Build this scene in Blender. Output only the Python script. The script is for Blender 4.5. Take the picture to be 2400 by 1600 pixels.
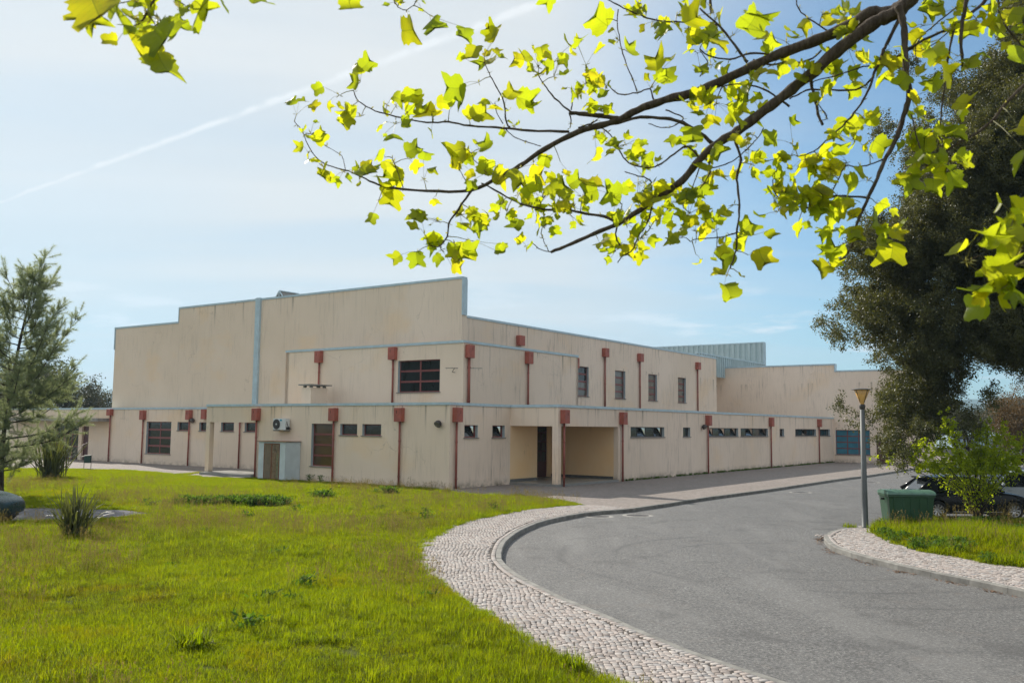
import bpy, math, random
import numpy as np
from mathutils import Vector, Matrix, noise as mnoise

# ------------------------------------------------------------------ clearing
for o in list(bpy.data.objects):
    bpy.data.objects.remove(o)
SC = bpy.context.scene
COL = SC.collection
R_ = random.Random(11)
NP = np.random.default_rng(5)

# ------------------------------------------------------------------ camera
FPX, EYE = 2145.0, 3.0
_VL = np.array([-3050.0, 168.0, FPX]); _VR = np.array([1520.0, 214.0, FPX])
_n = np.cross(_VR, _VL); _n /= np.linalg.norm(_n)
if _n[1] > 0: _n = -_n
_f = np.array([0, 0, 1.0]) - _n * _n[2]; _f /= np.linalg.norm(_f)
_r = np.cross(_f, _n)
if _r[0] < 0: _r = -_r
cam_d = bpy.data.cameras.new('camera'); cam = bpy.data.objects.new('camera', cam_d); COL.objects.link(cam)
cam_d.sensor_width = 36; cam_d.lens = FPX / 2400 * 36
cam_d.clip_start = 0.1; cam_d.clip_end = 120000
cam_d.dof.use_dof = True; cam_d.dof.focus_distance = 40; cam_d.dof.aperture_fstop = 5.6
cam.matrix_world = Matrix(((_r[0], -_r[1], -_r[2], 0), (_f[0], -_f[1], -_f[2], 0), (_n[0], -_n[1], -_n[2], EYE), (0, 0, 0, 1)))
SC.camera = cam

def ray(px, py):
    d = np.array([px - 1200, py - 800, FPX]); return np.array([d @ _r, d @ _f, d @ _n])

# ------------------------------------------------------------------ world and sun
SUN_AZ = math.radians(-36.8)      # left of straight ahead
SUN_EL = math.radians(34.0)
SUN_DIR = Vector((math.sin(SUN_AZ) * math.cos(SUN_EL), math.cos(SUN_AZ) * math.cos(SUN_EL), math.sin(SUN_EL)))
W = bpy.data.worlds.new('World'); SC.world = W; W.use_nodes = True
nt = W.node_tree; nt.nodes.clear()
def N(t, **k):
    n = nt.nodes.new(t)
    for a, b in k.items(): setattr(n, a, b)
    return n
def L(a, b): nt.links.new(a, b)
sky = N('ShaderNodeTexSky', sky_type='NISHITA', sun_disc=False, sun_elevation=SUN_EL, sun_rotation=SUN_AZ,
        altitude=50, air_density=1.0, dust_density=0.5, ozone_density=2.2)
tc = N('ShaderNodeTexCoord'); sep = N('ShaderNodeSeparateXYZ'); L(tc.outputs['Generated'], sep.inputs[0])
def M(op, a, b=None, c=None, clamp=False):
    m = N('ShaderNodeMath', operation=op, use_clamp=clamp)
    for i, v in enumerate((a, b, c)):
        if v is None: continue
        if isinstance(v, (int, float)): m.inputs[i].default_value = v
        else: L(v, m.inputs[i])
    return m.outputs[0]
# thin cirrus: direction projected on a high plane
zc = M('MAXIMUM', sep.outputs[2], 0.0)
den = M('ADD', zc, 0.09)
px_, py_ = M('DIVIDE', sep.outputs[0], den), M('DIVIDE', sep.outputs[1], den)
cmb = N('ShaderNodeCombineXYZ'); L(px_, cmb.inputs[0]); L(py_, cmb.inputs[1])
mp = N('ShaderNodeMapping'); mp.inputs['Rotation'].default_value = (0, 0, math.radians(-62)); mp.inputs['Scale'].default_value = (0.35, 1.3, 1); L(cmb.outputs[0], mp.inputs[0])
nz = N('ShaderNodeTexNoise'); nz.inputs['Scale'].default_value = 1.1; nz.inputs['Detail'].default_value = 7; nz.inputs['Roughness'].default_value = 0.55; nz.inputs['Distortion'].default_value = 0.6; L(mp.outputs[0], nz.inputs['Vector'])
veil = N('ShaderNodeMapRange'); veil.inputs[1].default_value = 0.36; veil.inputs[2].default_value = 0.66; L(nz.outputs[0], veil.inputs[0])
# whiter towards the sun (forward scattering of the thin cloud)
dot = N('ShaderNodeVectorMath', operation='DOT_PRODUCT'); L(tc.outputs['Generated'], dot.inputs[0]); dot.inputs[1].default_value = SUN_DIR
ph = M('POWER', M('MAXIMUM', M('MULTIPLY_ADD', dot.outputs['Value'], 0.5, 0.5), 0.0), 8.0)
def gap(az, el, c0, c1, k):
    a_, e_ = math.radians(az), math.radians(el); g_ = N('ShaderNodeVectorMath', operation='DOT_PRODUCT'); L(tc.outputs['Generated'], g_.inputs[0]); g_.inputs[1].default_value = (math.sin(a_) * math.cos(e_), math.cos(a_) * math.cos(e_), math.sin(e_))
    m = N('ShaderNodeMapRange', interpolation_type='SMOOTHSTEP'); m.inputs[1].default_value = c0; m.inputs[2].default_value = c1; m.inputs[3].default_value = 0; m.inputs[4].default_value = k; L(M('ADD', g_.outputs['Value'], M('MULTIPLY_ADD', nz.outputs[0], 0.12, -0.06)), m.inputs[0]); return m.outputs[0]
clear = M('MINIMUM', M('ADD', gap(33, 17, 0.86, 0.99, 0.93), M('ADD', gap(-30, 24, 0.95, 0.995, 0.06), gap(-27, 3, 0.975, 0.998, 0.06))), 1.0)
amt = M('MULTIPLY', M('MULTIPLY_ADD', veil.outputs[0], 0.20, 0.85), M('SUBTRACT', 1.0, clear), clamp=True)
cirr = N('ShaderNodeMixRGB'); ccol = N('ShaderNodeMixRGB'); ccol.inputs[1].default_value = (4.45, 4.62, 4.74, 1); ccol.inputs[2].default_value = (5.15, 5.2, 5.22, 1); L(M('MINIMUM', M('MULTIPLY', M('MULTIPLY_ADD', veil.outputs[0], 0.8, 0.3), M('MULTIPLY_ADD', ph, 0.5, 0.6)), 1.0), ccol.inputs[0]); L(ccol.outputs[0], cirr.inputs[2]); L(amt, cirr.inputs[0]); tint = N('ShaderNodeMixRGB', blend_type='MULTIPLY'); tint.inputs[0].default_value = 1; tint.inputs[2].default_value = (0.46, 0.67, 0.76, 1); L(sky.outputs[0], tint.inputs[1]); L(tint.outputs[0], cirr.inputs[1])
# small low cumulus near the horizon
mp2 = N('ShaderNodeMapping'); mp2.inputs['Scale'].default_value = (5.0, 5.0, 26.0); L(tc.outputs['Generated'], mp2.inputs[0])
n2 = N('ShaderNodeTexNoise'); n2.inputs['Scale'].default_value = 1.7; n2.inputs['Detail'].default_value = 8; n2.inputs['Roughness'].default_value = 0.6; L(mp2.outputs[0], n2.inputs['Vector'])
c2 = N('ShaderNodeMapRange'); c2.inputs[1].default_value = 0.545; c2.inputs[2].default_value = 0.64; L(n2.outputs[0], c2.inputs[0])
b1 = N('ShaderNodeMapRange'); b1.inputs[1].default_value = 0.0; b1.inputs[2].default_value = 0.05; L(sep.outputs[2], b1.inputs[0])
b2 = N('ShaderNodeMapRange'); b2.inputs[1].default_value = 0.17; b2.inputs[2].default_value = 0.10; L(sep.outputs[2], b2.inputs[0])
ca = M('MULTIPLY', M('MULTIPLY', c2.outputs[0], M('MULTIPLY', b1.outputs[0], b2.outputs[0])), 0.75, clamp=True)
cum = N('ShaderNodeMixRGB'); cum.inputs[2].default_value = (6.0, 6.1, 6.3, 1); L(ca, cum.inputs[0]); L(cirr.outputs[0], cum.inputs[1])
# aircraft contrail: a thin white band along a great circle
_a, _b = ray(0, 474), ray(1290, 0); CN = Vector(np.cross(_a, _b)).normalized(); CD = Vector(_b).normalized()
cdn = N('ShaderNodeVectorMath', operation='DOT_PRODUCT'); L(tc.outputs['Generated'], cdn.inputs[0]); cdn.inputs[1].default_value = CN
cdd = N('ShaderNodeVectorMath', operation='DOT_PRODUCT'); L(tc.outputs['Generated'], cdd.inputs[0]); cdd.inputs[1].default_value = CD
wn = N('ShaderNodeTexNoise'); wn.inputs['Scale'].default_value = 55; wn.inputs['Detail'].default_value = 5; L(tc.outputs['Generated'], wn.inputs['Vector'])
wid = N('ShaderNodeMapRange'); wid.inputs[1].default_value = 0.80; wid.inputs[2].default_value = 1.0; wid.inputs[3].default_value = 0.0010; wid.inputs[4].default_value = 0.0060; L(cdd.outputs['Value'], wid.inputs[0])
wob_ = M('MULTIPLY_ADD', wn.outputs[0], 0.0050, -0.0025)
dd_ = M('DIVIDE', M('ABSOLUTE', M('ADD', cdn.outputs['Value'], wob_)), wid.outputs[0])
ca2 = M('MULTIPLY', M('SUBTRACT', 1.0, M('MINIMUM', dd_, 1.0)), M('MULTIPLY_ADD', wn.outputs[0], 2.4, -0.45))
ca2 = M('MULTIPLY', M('MINIMUM', M('MULTIPLY', ca2, 1.0), 0.75), M('GREATER_THAN', cdd.outputs['Value'], 0.3), clamp=True)
ctr = N('ShaderNodeMixRGB'); ctr.inputs[2].default_value = (5.9, 6.0, 6.1, 1); L(ca2, ctr.inputs[0]); L(cum.outputs[0], ctr.inputs[1]); cum = ctr
bg = N('ShaderNodeBackground'); bg.inputs[1].default_value = 0.06; L(cum.outputs[0], bg.inputs[0])
wo = N('ShaderNodeOutputWorld'); L(bg.outputs[0], wo.inputs[0])

sd = bpy.data.lights.new('sun', 'SUN'); sd.energy = 2.5; sd.angle = math.radians(0.55); sd.color = (1.0, 0.93, 0.82)
so = bpy.data.objects.new('sun', sd); COL.objects.link(so); so.rotation_euler = SUN_DIR.to_track_quat('Z', 'Y').to_euler()
so.location = (-30, 40, 40)
SC.view_settings.view_transform = 'Standard'; SC.view_settings.look = 'None'
SC.view_settings.exposure = 1.45; SC.view_settings.gamma = 1.0; SC.view_settings.use_curve_mapping = False
SC.render.engine = 'CYCLES'
SC.cycles.use_denoising = True
SC.cycles.max_bounces = 6; SC.cycles.diffuse_bounces = 3; SC.cycles.glossy_bounces = 3; SC.cycles.transmission_bounces = 4; SC.cycles.transparent_max_bounces = 8
SC.cycles.caustics_reflective = False; SC.cycles.caustics_refractive = False

# ------------------------------------------------------------------ survey helpers
def ray(px, py):
    d = np.array([px - 1200, py - 800, FPX]); return np.array([d @ _r, d @ _f, d @ _n])
def ground(px, py, z=0.0):
    r = ray(px, py); t = (z - EYE) / r[2]; return Vector((r[0] * t, r[1] * t, z))
def at(px, py, Y):
    r = ray(px, py); t = Y / r[1]; return Vector((r[0] * t, Y, r[2] * t + EYE))
A0 = Vector((-2.926, 43.900, 0)); ANG = math.radians(54.756)
RX = Vector((math.cos(ANG), math.sin(ANG), 0)); LY = Vector((-math.sin(ANG), math.cos(ANG), 0))
def loc2w(x, y, z=0): return A0 + RX * x + LY * y + Vector((0, 0, z))
def on_x(c, px, py):
    r = Vector(ray(px, py)); t = (c + A0.dot(RX)) / r.dot(RX); p = r * t; return (p - A0).dot(LY), p.z + EYE
def on_y(c, px, py):
    r = Vector(ray(px, py)); t = (c + A0.dot(LY)) / r.dot(LY); p = r * t; return (p - A0).dot(RX), p.z + EYE

# ------------------------------------------------------------------ mesh helpers
class MB:
    def __init__(s): s.v = []; s.f = []; s.m = []
    def quad(s, a, b, c, d, m=0):
        i = len(s.v); s.v += [tuple(a), tuple(b), tuple(c), tuple(d)]; s.f.append((i, i + 1, i + 2, i + 3)); s.m.append(m)
    def poly(s, pts, m=0):
        i = len(s.v); s.v += [tuple(p) for p in pts]; s.f.append(tuple(range(i, i + len(pts)))); s.m.append(m)
    def box(s, x0, x1, y0, y1, z0, z1, m=0):
        if x0 > x1: x0, x1 = x1, x0
        if y0 > y1: y0, y1 = y1, y0
        if z0 > z1: z0, z1 = z1, z0
        i = len(s.v)
        s.v += [(x0, y0, z0), (x1, y0, z0), (x1, y1, z0), (x0, y1, z0), (x0, y0, z1), (x1, y0, z1), (x1, y1, z1), (x0, y1, z1)]
        for q in ((0, 3, 2, 1), (4, 5, 6, 7), (0, 1, 5, 4), (1, 2, 6, 5), (2, 3, 7, 6), (3, 0, 4, 7)):
            s.f.append(tuple(i + k for k in q)); s.m.append(m)
        return s
    def tube(s, pts, rad, n=8, m=0, cap=True):
        pts = [Vector(p) for p in pts]; rad = rad if hasattr(rad, '__len__') else [rad] * len(pts)
        base = len(s.v); up = Vector((0, 0, 1)); u = None
        for k, p in enumerate(pts):
            t = (pts[min(k + 1, len(pts) - 1)] - pts[max(k - 1, 0)])
            t = t.normalized() if t.length > 1e-9 else up
            if u is None:
                u = t.cross(up) if abs(t.z) < 0.95 else t.cross(Vector((1, 0, 0)))
            u = (u - t * u.dot(t)); u = u.normalized() if u.length > 1e-6 else t.orthogonal().normalized()
            w = t.cross(u)
            for j in range(n):
                a = 2 * math.pi * j / n; s.v.append(tuple(p + (u * math.cos(a) + w * math.sin(a)) * rad[k]))
        for k in range(len(pts) - 1):
            for j in range(n):
                a = base + k * n + j; b = base + k * n + (j + 1) % n
                s.f.append((a, b, b + n, a + n)); s.m.append(m)
        if cap:
            s.f.append(tuple(base + j for j in reversed(range(n)))); s.m.append(m)
            e = base + (len(pts) - 1) * n; s.f.append(tuple(e + j for j in range(n))); s.m.append(m)
        return s
    def lathe(s, prof, n=16, m=0, c=(0, 0, 0)):
        base = len(s.v)
        for r, z in prof:
            for j in range(n):
                a = 2 * math.pi * j / n; s.v.append((c[0] + r * math.cos(a), c[1] + r * math.sin(a), c[2] + z))
        for k in range(len(prof) - 1):
            for j in range(n):
                a = base + k * n + j; b = base + k * n + (j + 1) % n
                s.f.append((a, b, b + n, a + n)); s.m.append(m)
        return s
    def mesh(s, name, mats, smooth=False):
        me = bpy.data.meshes.new(name); me.from_pydata(s.v, [], s.f)
        for mt in (mats if isinstance(mats, (list, tuple)) else [mats]): me.materials.append(mt)
        me.polygons.foreach_set('material_index', s.m)
        if smooth: me.polygons.foreach_set('use_smooth', [True] * len(s.f))
        me.update(); return me
    def build(s, name, mats, parent=None, smooth=False, bevel=0, loc=None):
        o = bpy.data.objects.new(name, s.mesh(name, mats, smooth)); COL.objects.link(o)
        if parent is not None: o.parent = parent
        if loc is not None: o.location = loc
        if bevel:
            b = o.modifiers.new('bevel', 'BEVEL'); b.width = bevel; b.segments = 2; b.limit_method = 'ANGLE'; b.angle_limit = math.radians(40)
        return o
def tag(o, label=None, cat=None, group=None, kind=None):
    if label: o['label'] = label
    if cat: o['category'] = cat
    if group: o['group'] = group
    if kind: o['kind'] = kind
    return o
def empty(name, loc=(0, 0, 0), rz=0, **k):
    o = bpy.data.objects.new(name, None); COL.objects.link(o); o.location = loc; o.rotation_euler = (0, 0, rz); o.empty_display_size = 0.3
    return tag(o, **k)
def arr_mesh(name, V, F, mats, colors=None, smooth=False):
    """V (n,3), F (m,3|4) -> mesh, fast"""
    V = np.asarray(V, np.float32); F = np.asarray(F, np.int32); k = F.shape[1]
    me = bpy.data.meshes.new(name); me.vertices.add(len(V)); me.vertices.foreach_set('co', V.ravel())
    me.loops.add(F.size); me.loops.foreach_set('vertex_index', F.ravel())
    me.polygons.add(len(F)); me.polygons.foreach_set('loop_start', np.arange(0, F.size, k, dtype=np.int32))
    try: me.polygons.foreach_set('loop_total', np.full(len(F), k, np.int32))
    except Exception: pass
    for mt in (mats if isinstance(mats, (list, tuple)) else [mats]): me.materials.append(mt)
    if colors is not None:
        at_ = me.attributes.new('tone', 'FLOAT', 'POINT'); at_.data.foreach_set('value', np.asarray(colors, np.float32))
    if smooth: me.polygons.foreach_set('use_smooth', np.ones(len(F), bool))
    me.update(calc_edges=True); me.validate(); return me
def link(name, me, parent=None, loc=None):
    o = bpy.data.objects.new(name, me); COL.objects.link(o)
    if parent is not None: o.parent = parent
    if loc is not None: o.location = loc
    return o

# ------------------------------------------------------------------ materials
class NB:
    def __init__(s, name):
        s.m = bpy.data.materials.new(name); s.m.use_nodes = True; s.t = s.m.node_tree; s.t.nodes.clear()
        s.out = s.t.nodes.new('ShaderNodeOutputMaterial')
    def n(s, t, **k):
        x = s.t.nodes.new(t)
        for a, b in k.items():
            if a.startswith('i_'):
                x.inputs[a[2:].replace('_', ' ')].default_value = b
            else: setattr(x, a, b)
        return x
    def l(s, a, b): s.t.links.new(a, b)
    def coord(s, kind='Object', scale=(1, 1, 1), rot=(0, 0, 0)):
        c = s.n('ShaderNodeTexCoord'); m = s.n('ShaderNodeMapping'); m.inputs['Scale'].default_value = scale; m.inputs['Rotation'].default_value = rot
        s.l(c.outputs[kind], m.inputs[0]); return m.outputs[0]
    def noise(s, vec, scale, detail=5, rough=0.55, dist=0.0):
        x = s.n('ShaderNodeTexNoise'); x.inputs['Scale'].default_value = scale; x.inputs['Detail'].default_value = detail
        x.inputs['Roughness'].default_value = rough; x.inputs['Distortion'].default_value = dist; s.l(vec, x.inputs['Vector']); return x.outputs[0]
    def rng(s, v, a, b, c=0.0, d=1.0):
        x = s.n('ShaderNodeMapRange'); x.inputs[1].default_value = a; x.inputs[2].default_value = b; x.inputs[3].default_value = c; x.inputs[4].default_value = d
        s.l(v, x.inputs[0]); return x.outputs[0]
    def math(s, op, a, b=0.0):
        x = s.n('ShaderNodeMath', operation=op)
        for i, v in enumerate((a, b)):
            if isinstance(v, (int, float)): x.inputs[i].default_value = v
            else: s.l(v, x.inputs[i])
        return x.outputs[0]
    def mix(s, f, a, b):
        x = s.n('ShaderNodeMixRGB')
        for i, v in enumerate((f, a, b)):
            if isinstance(v, (int, float)): x.inputs[i].default_value = v
            elif isinstance(v, tuple): x.inputs[i].default_value = (*v, 1) if len(v) == 3 else v
            else: s.l(v, x.inputs[i])
        return x.outputs[0]
    def ramp(s, v, stops):
        x = s.n('ShaderNodeValToRGB'); e = x.color_ramp.elements
        while len(e) < len(stops): e.new(0.5)
        for k, (p, c) in enumerate(stops): e[k].position = p; e[k].color = (*c, 1)
        s.l(v, x.inputs[0]); return x.outputs[0]
    def bump(s, h, strength=0.3, dist=0.01):
        x = s.n('ShaderNodeBump'); x.inputs['Strength'].default_value = strength; x.inputs['Distance'].default_value = dist; s.l(h, x.inputs['Height']); return x.outputs[0]
    def bsdf(s, color, rough=0.7, metal=0.0, normal=None, spec=0.5, coat=0.0):
        p = s.n('ShaderNodeBsdfPrincipled')
        if isinstance(color, tuple): p.inputs['Base Color'].default_value = (*color, 1)
        else: s.l(color, p.inputs['Base Color'])
        if isinstance(rough, (int, float)): p.inputs['Roughness'].default_value = rough
        else: s.l(rough, p.inputs['Roughness'])
        p.inputs['Metallic'].default_value = metal; p.inputs['Specular IOR Level'].default_value = spec; p.inputs['Coat Weight'].default_value = coat
        if normal is not None: s.l(normal, p.inputs['Normal'])
        s.l(p.outputs[0], s.out.inputs[0]); return p
def simple(name, color, rough=0.6, metal=0.0, spec=0.5, coat=0.0, var=0.15, scale=6.0, bump=0.0):
    b = NB(name); v = b.coord(); n = b.noise(v, scale, 6)
    c = b.mix(b.rng(n, 0.3, 0.7), tuple(x * (1 - var) for x in color), tuple(min(1, x * (1 + var)) for x in color))
    b.bsdf(c, b.rng(n, 0.3, 0.7, max(0.02, rough - 0.08), min(1, rough + 0.08)), metal, b.bump(b.noise(v, scale * 12, 3), bump, 0.01) if bump else None, spec, coat)
    return b.m
def stucco(name, base, streak, foot, tops=(4.0,)):
    b = NB(name); v = b.coord()
    big = b.noise(v, 0.16, 4); mid = b.noise(v, 0.9, 5)
    c = b.mix(b.rng(big, 0.36, 0.64), tuple(x * 0.93 for x in base), (base[0] * 1.02, base[1] * 1.03, base[2] * 1.06))
    warm = b.rng(b.noise(b.coord(scale=(0.35, 0.35, 0.5)), 0.75, 3), 0.56, 0.70)
    c = b.mix(b.math('MULTIPLY', warm, 0.40), c, (base[0] * 1.02, base[1] * 0.90, base[2] * 0.70))
    # vertical rain streaks
    st = b.noise(b.coord(scale=(5.5, 5.5, 0.42)), 1.0, 6, 0.6); st = b.rng(st, 0.53, 0.72)
    fine = b.rng(b.noise(b.coord(scale=(17, 17, 0.9)), 1.0, 4, 0.6), 0.52, 0.70)
    msk = b.rng(b.noise(b.coord(scale=(0.5, 0.5, 0.4)), 1.0, 3), 0.40, 0.66)
    sk = b.math('MULTIPLY', b.math('ADD', b.math('MULTIPLY', st, 0.55), b.math('MULTIPLY', fine, 0.5)), b.math('MULTIPLY', msk, streak))
    c = b.mix(sk, c, (0.10, 0.085, 0.07))
    g = b.n('ShaderNodeNewGeometry'); sp = b.n('ShaderNodeSeparateXYZ'); b.l(g.outputs['Position'], sp.inputs[0])
    drip = b.rng(b.noise(b.coord(scale=(3.2, 3.2, 0.10)), 1.0, 7, 0.68), 0.56, 0.66); run = b.noise(b.coord(scale=(1.1, 1.1, 0.05)), 1.0, 2); acc = 0.0
    for T in tops:
        zz = b.math('SUBTRACT', T, sp.outputs[2]); up = b.math('MULTIPLY', b.rng(zz, 0.0, 0.03), b.rng(b.math('DIVIDE', zz, b.rng(run, 0.35, 0.65, 0.25, 2.2)), 1.0, 0.0)); acc = b.math('ADD', up, acc)
    c = b.mix(b.math('MULTIPLY', b.math('MULTIPLY', drip, acc), 0.62), c, (0.07, 0.06, 0.05))
    cv = b.n('ShaderNodeTexVoronoi', feature='DISTANCE_TO_EDGE'); cv.inputs['Scale'].default_value = 0.33; cn = b.n('ShaderNodeTexNoise'); cn.inputs['Scale'].default_value = 1.6; cn.inputs['Detail'].default_value = 5; ca_ = b.n('ShaderNodeVectorMath', operation='ADD'); b.l(v, cn.inputs['Vector']); b.l(v, ca_.inputs[0]); b.l(cn.outputs['Color'], ca_.inputs[1]); b.l(ca_.outputs[0], cv.inputs['Vector'])
    c = b.mix(b.math('MULTIPLY', b.math('MULTIPLY', b.rng(cv.outputs[0], 0.004, 0.0), b.rng(b.noise(v, 0.35, 2), 0.54, 0.60)), 0.45), c, (0.16, 0.12, 0.09))
    # damp, mossy foot of the wall
    ft = b.rng(sp.outputs[2], 0.45, 0.0); ft = b.math('MULTIPLY', b.math('POWER', ft, 1.6), b.rng(b.noise(b.coord(scale=(2.2, 2.2, 3)), 1.0, 6, 0.65), 0.38, 0.62))
    c = b.mix(b.math('MULTIPLY', ft, foot), c, (0.055, 0.055, 0.035))
    c = b.mix(b.math('MULTIPLY', b.rng(b.noise(v, 22, 3), 0.68, 0.75), 0.25), c, (0.2, 0.17, 0.13))
    h = b.math('ADD', b.noise(v, 55, 4, 0.6), b.math('MULTIPLY', b.noise(v, 2.5, 3), 0.8))
    b.bsdf(c, 0.92, 0, b.bump(h, 0.35, 0.012), 0.2); return b.m

M_ = {}
M_['stucco_left'] = stucco('stucco_left', (0.83, 0.69, 0.55), 0.36, 0.5, (4.0, 11.4))
M_['stucco_right'] = stucco('stucco_right', (0.83, 0.69, 0.56), 0.66, 0.9, (4.0, 7.35, 9.2))
M_['stucco_warm'] = stucco('stucco_warm', (0.86, 0.62, 0.36), 0.2, 0.35)
M_['blue_metal'] = simple('blue_metal', (0.44, 0.58, 0.66), 0.45, 0.0, 0.5, var=0.12, scale=2.5)
def corrugated():
    b = NB('corrugated_blue'); v = b.coord(); n = b.noise(v, 1.2, 5)
    b.bsdf(b.mix(b.rng(n, 0.3, 0.7), (0.36, 0.47, 0.50), (0.44, 0.55, 0.58)), 0.5); return b.m
M_['corrugated'] = corrugated()
M_['red_metal'] = simple('red_metal', (0.36, 0.095, 0.065), 0.55, var=0.22, scale=3.0)
M_['pipe_metal'] = simple('pipe_metal', (0.27, 0.075, 0.052), 0.5, var=0.3, scale=1.3)
M_['frame_maroon'] = simple('frame_maroon', (0.20, 0.05, 0.045), 0.42, var=0.15)
M_['frame_grey'] = simple('frame_grey', (0.045, 0.035, 0.035), 0.45, var=0.15)
M_['jamb'] = simple('jamb_paint', (0.42, 0.50, 0.54), 0.7, var=0.1, scale=3)
M_['sill_stone'] = simple('sill_stone', (0.20, 0.19, 0.18), 0.7, var=0.25, scale=9)
def glass(name, base, rough=0.06):
    b = NB(name); v = b.coord(); n = b.noise(v, 1.1, 3)
    c = b.mix(b.rng(n, 0.4, 0.6), tuple(x * 0.7 for x in base), base)
    b.bsdf(c, rough, 0, b.bump(b.noise(v, 0.8, 2), 0.06, 0.02), 0.7); return b.m
M_['glass'] = glass('window_glass', (0.025, 0.03, 0.03))
M_['glass_blind'] = glass('glass_with_blind', (0.16, 0.15, 0.13), 0.12)
M_['glass_brown'] = glass('glass_brown_room', (0.10, 0.055, 0.02), 0.08)
M_['glass_blue'] = glass('glass_blue_film', (0.02, 0.20, 0.30), 0.35)
M_['door_maroon'] = simple('door_maroon', (0.075, 0.018, 0.018), 0.45)
M_['tile_grey'] = simple('tile_grey', (0.24, 0.24, 0.23), 0.35, var=0.12, scale=4)
M_['skirting'] = simple('skirting_stone', (0.10, 0.10, 0.095), 0.4, var=0.4, scale=8)
M_['white_paint'] = simple('white_paint', (0.66, 0.70, 0.72), 0.45, var=0.06)
M_['cabinet_blue'] = simple('cabinet_pale_blue', (0.56, 0.64, 0.68), 0.6, var=0.1, scale=2)
M_['rust'] = simple('rusty_steel', (0.22, 0.10, 0.05), 0.8, var=0.45, scale=14, bump=0.3)
M_['green_inner'] = simple('green_bottle_paint', (0.03, 0.16, 0.08), 0.5)
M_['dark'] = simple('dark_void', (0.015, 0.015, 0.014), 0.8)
M_['black_plastic'] = simple('black_plastic', (0.02, 0.02, 0.021), 0.5)
M_['rubber'] = simple('tyre_rubber', (0.018, 0.018, 0.018), 0.85, var=0.3)
M_['alloy'] = simple('alloy_rim', (0.52, 0.53, 0.55), 0.3, 0.85, var=0.08)
M_['galv'] = simple('galvanised_post', (0.10, 0.11, 0.112), 0.6, 0.2, var=0.18, scale=2)
M_['lamp_glass'] = simple('amber_lamp_glass', (0.62, 0.36, 0.10), 0.3, var=0.1)
M_['bin_green'] = simple('bin_green_plastic', (0.022, 0.070, 0.036), 0.42, var=0.15, scale=2)
M_['bin_lid'] = simple('bin_lid_plastic', (0.085, 0.17, 0.13), 0.38, var=0.12, scale=2)
M_['concrete'] = simple('concrete', (0.27, 0.26, 0.24), 0.9, var=0.25, scale=4, bump=0.3)
M_['kerb'] = simple('kerb_concrete', (0.20, 0.195, 0.18), 0.9, var=0.35, scale=3.5, bump=0.35)
M_['iron'] = simple('cast_iron', (0.055, 0.05, 0.048), 0.6, 0.3, var=0.3, scale=12, bump=0.3)
def paint(name, col, rough=0.22):
    b = NB(name); v = b.coord(); n = b.noise(v, 3, 4)
    b.bsdf(b.mix(b.rng(n, 0.3, 0.8), col, tuple(x * 0.8 + 0.01 for x in col)), b.rng(n, 0.3, 0.7, rough, rough + 0.12), 0.0, None, 0.22, 0.05); return b.m
M_['car_black'] = paint('car_paint_black', (0.008, 0.009, 0.012))
M_['car_teal'] = paint('car_paint_teal', (0.006, 0.030, 0.034))
M_['car_silver'] = paint('car_paint_silver', (0.42, 0.47, 0.50), 0.28)
M_['car_glass'] = glass('car_glass', (0.02, 0.025, 0.028), 0.03)
def bark(name, c0, c1, s=1.0):
    b = NB(name); v = b.coord(scale=(9 * s, 9 * s, 2.2 * s)); n = b.noise(v, 2.2, 7, 0.62, 0.5)
    b.bsdf(b.ramp(n, [(0.3, c0), (0.7, c1)]), 0.9, 0, b.bump(n, 0.7, 0.02), 0.2); return b.m
M_['bark_tulip'] = bark('bark_tulip', (0.045, 0.034, 0.026), (0.13, 0.105, 0.085), 2.5)
M_['bark_dark'] = bark('bark_dark', (0.02, 0.016, 0.013), (0.075, 0.06, 0.048))
def foliage(name, c0, c1, trans, tcol, rough=0.5, spec=0.5, src='tone', veins=False):
    """leaf: diffuse + gloss on the face, light coming through from behind"""
    b = NB(name)
    if src == 'tone':
        a = b.n('ShaderNodeAttribute', attribute_name='tone'); f = a.outputs['Fac']
    else:
        a = b.n('ShaderNodeObjectInfo'); f = a.outputs['Random']
    nv = b.noise(b.coord(), 7, 3)
    f = b.math('ADD', b.math('MULTIPLY', f, 0.8), b.math('MULTIPLY', nv, 0.2))
    c = b.mix(f, c0, c1)
    p = b.n('ShaderNodeBsdfPrincipled'); b.l(c, p.inputs['Base Color']); p.inputs['Roughness'].default_value = rough; p.inputs['Specular IOR Level'].default_value = spec
    t = b.n('ShaderNodeBsdfTranslucent'); tc_ = b.mix(f, tuple(x * 0.78 for x in tcol), tcol); b.l(tc_, t.inputs['Color'])
    ms = b.n('ShaderNodeMixShader'); ms.inputs[0].default_value = trans; b.l(p.outputs[0], ms.inputs[1]); b.l(t.outputs[0], ms.inputs[2])
    b.l(ms.outputs[0], b.out.inputs[0]); return b.m
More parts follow.
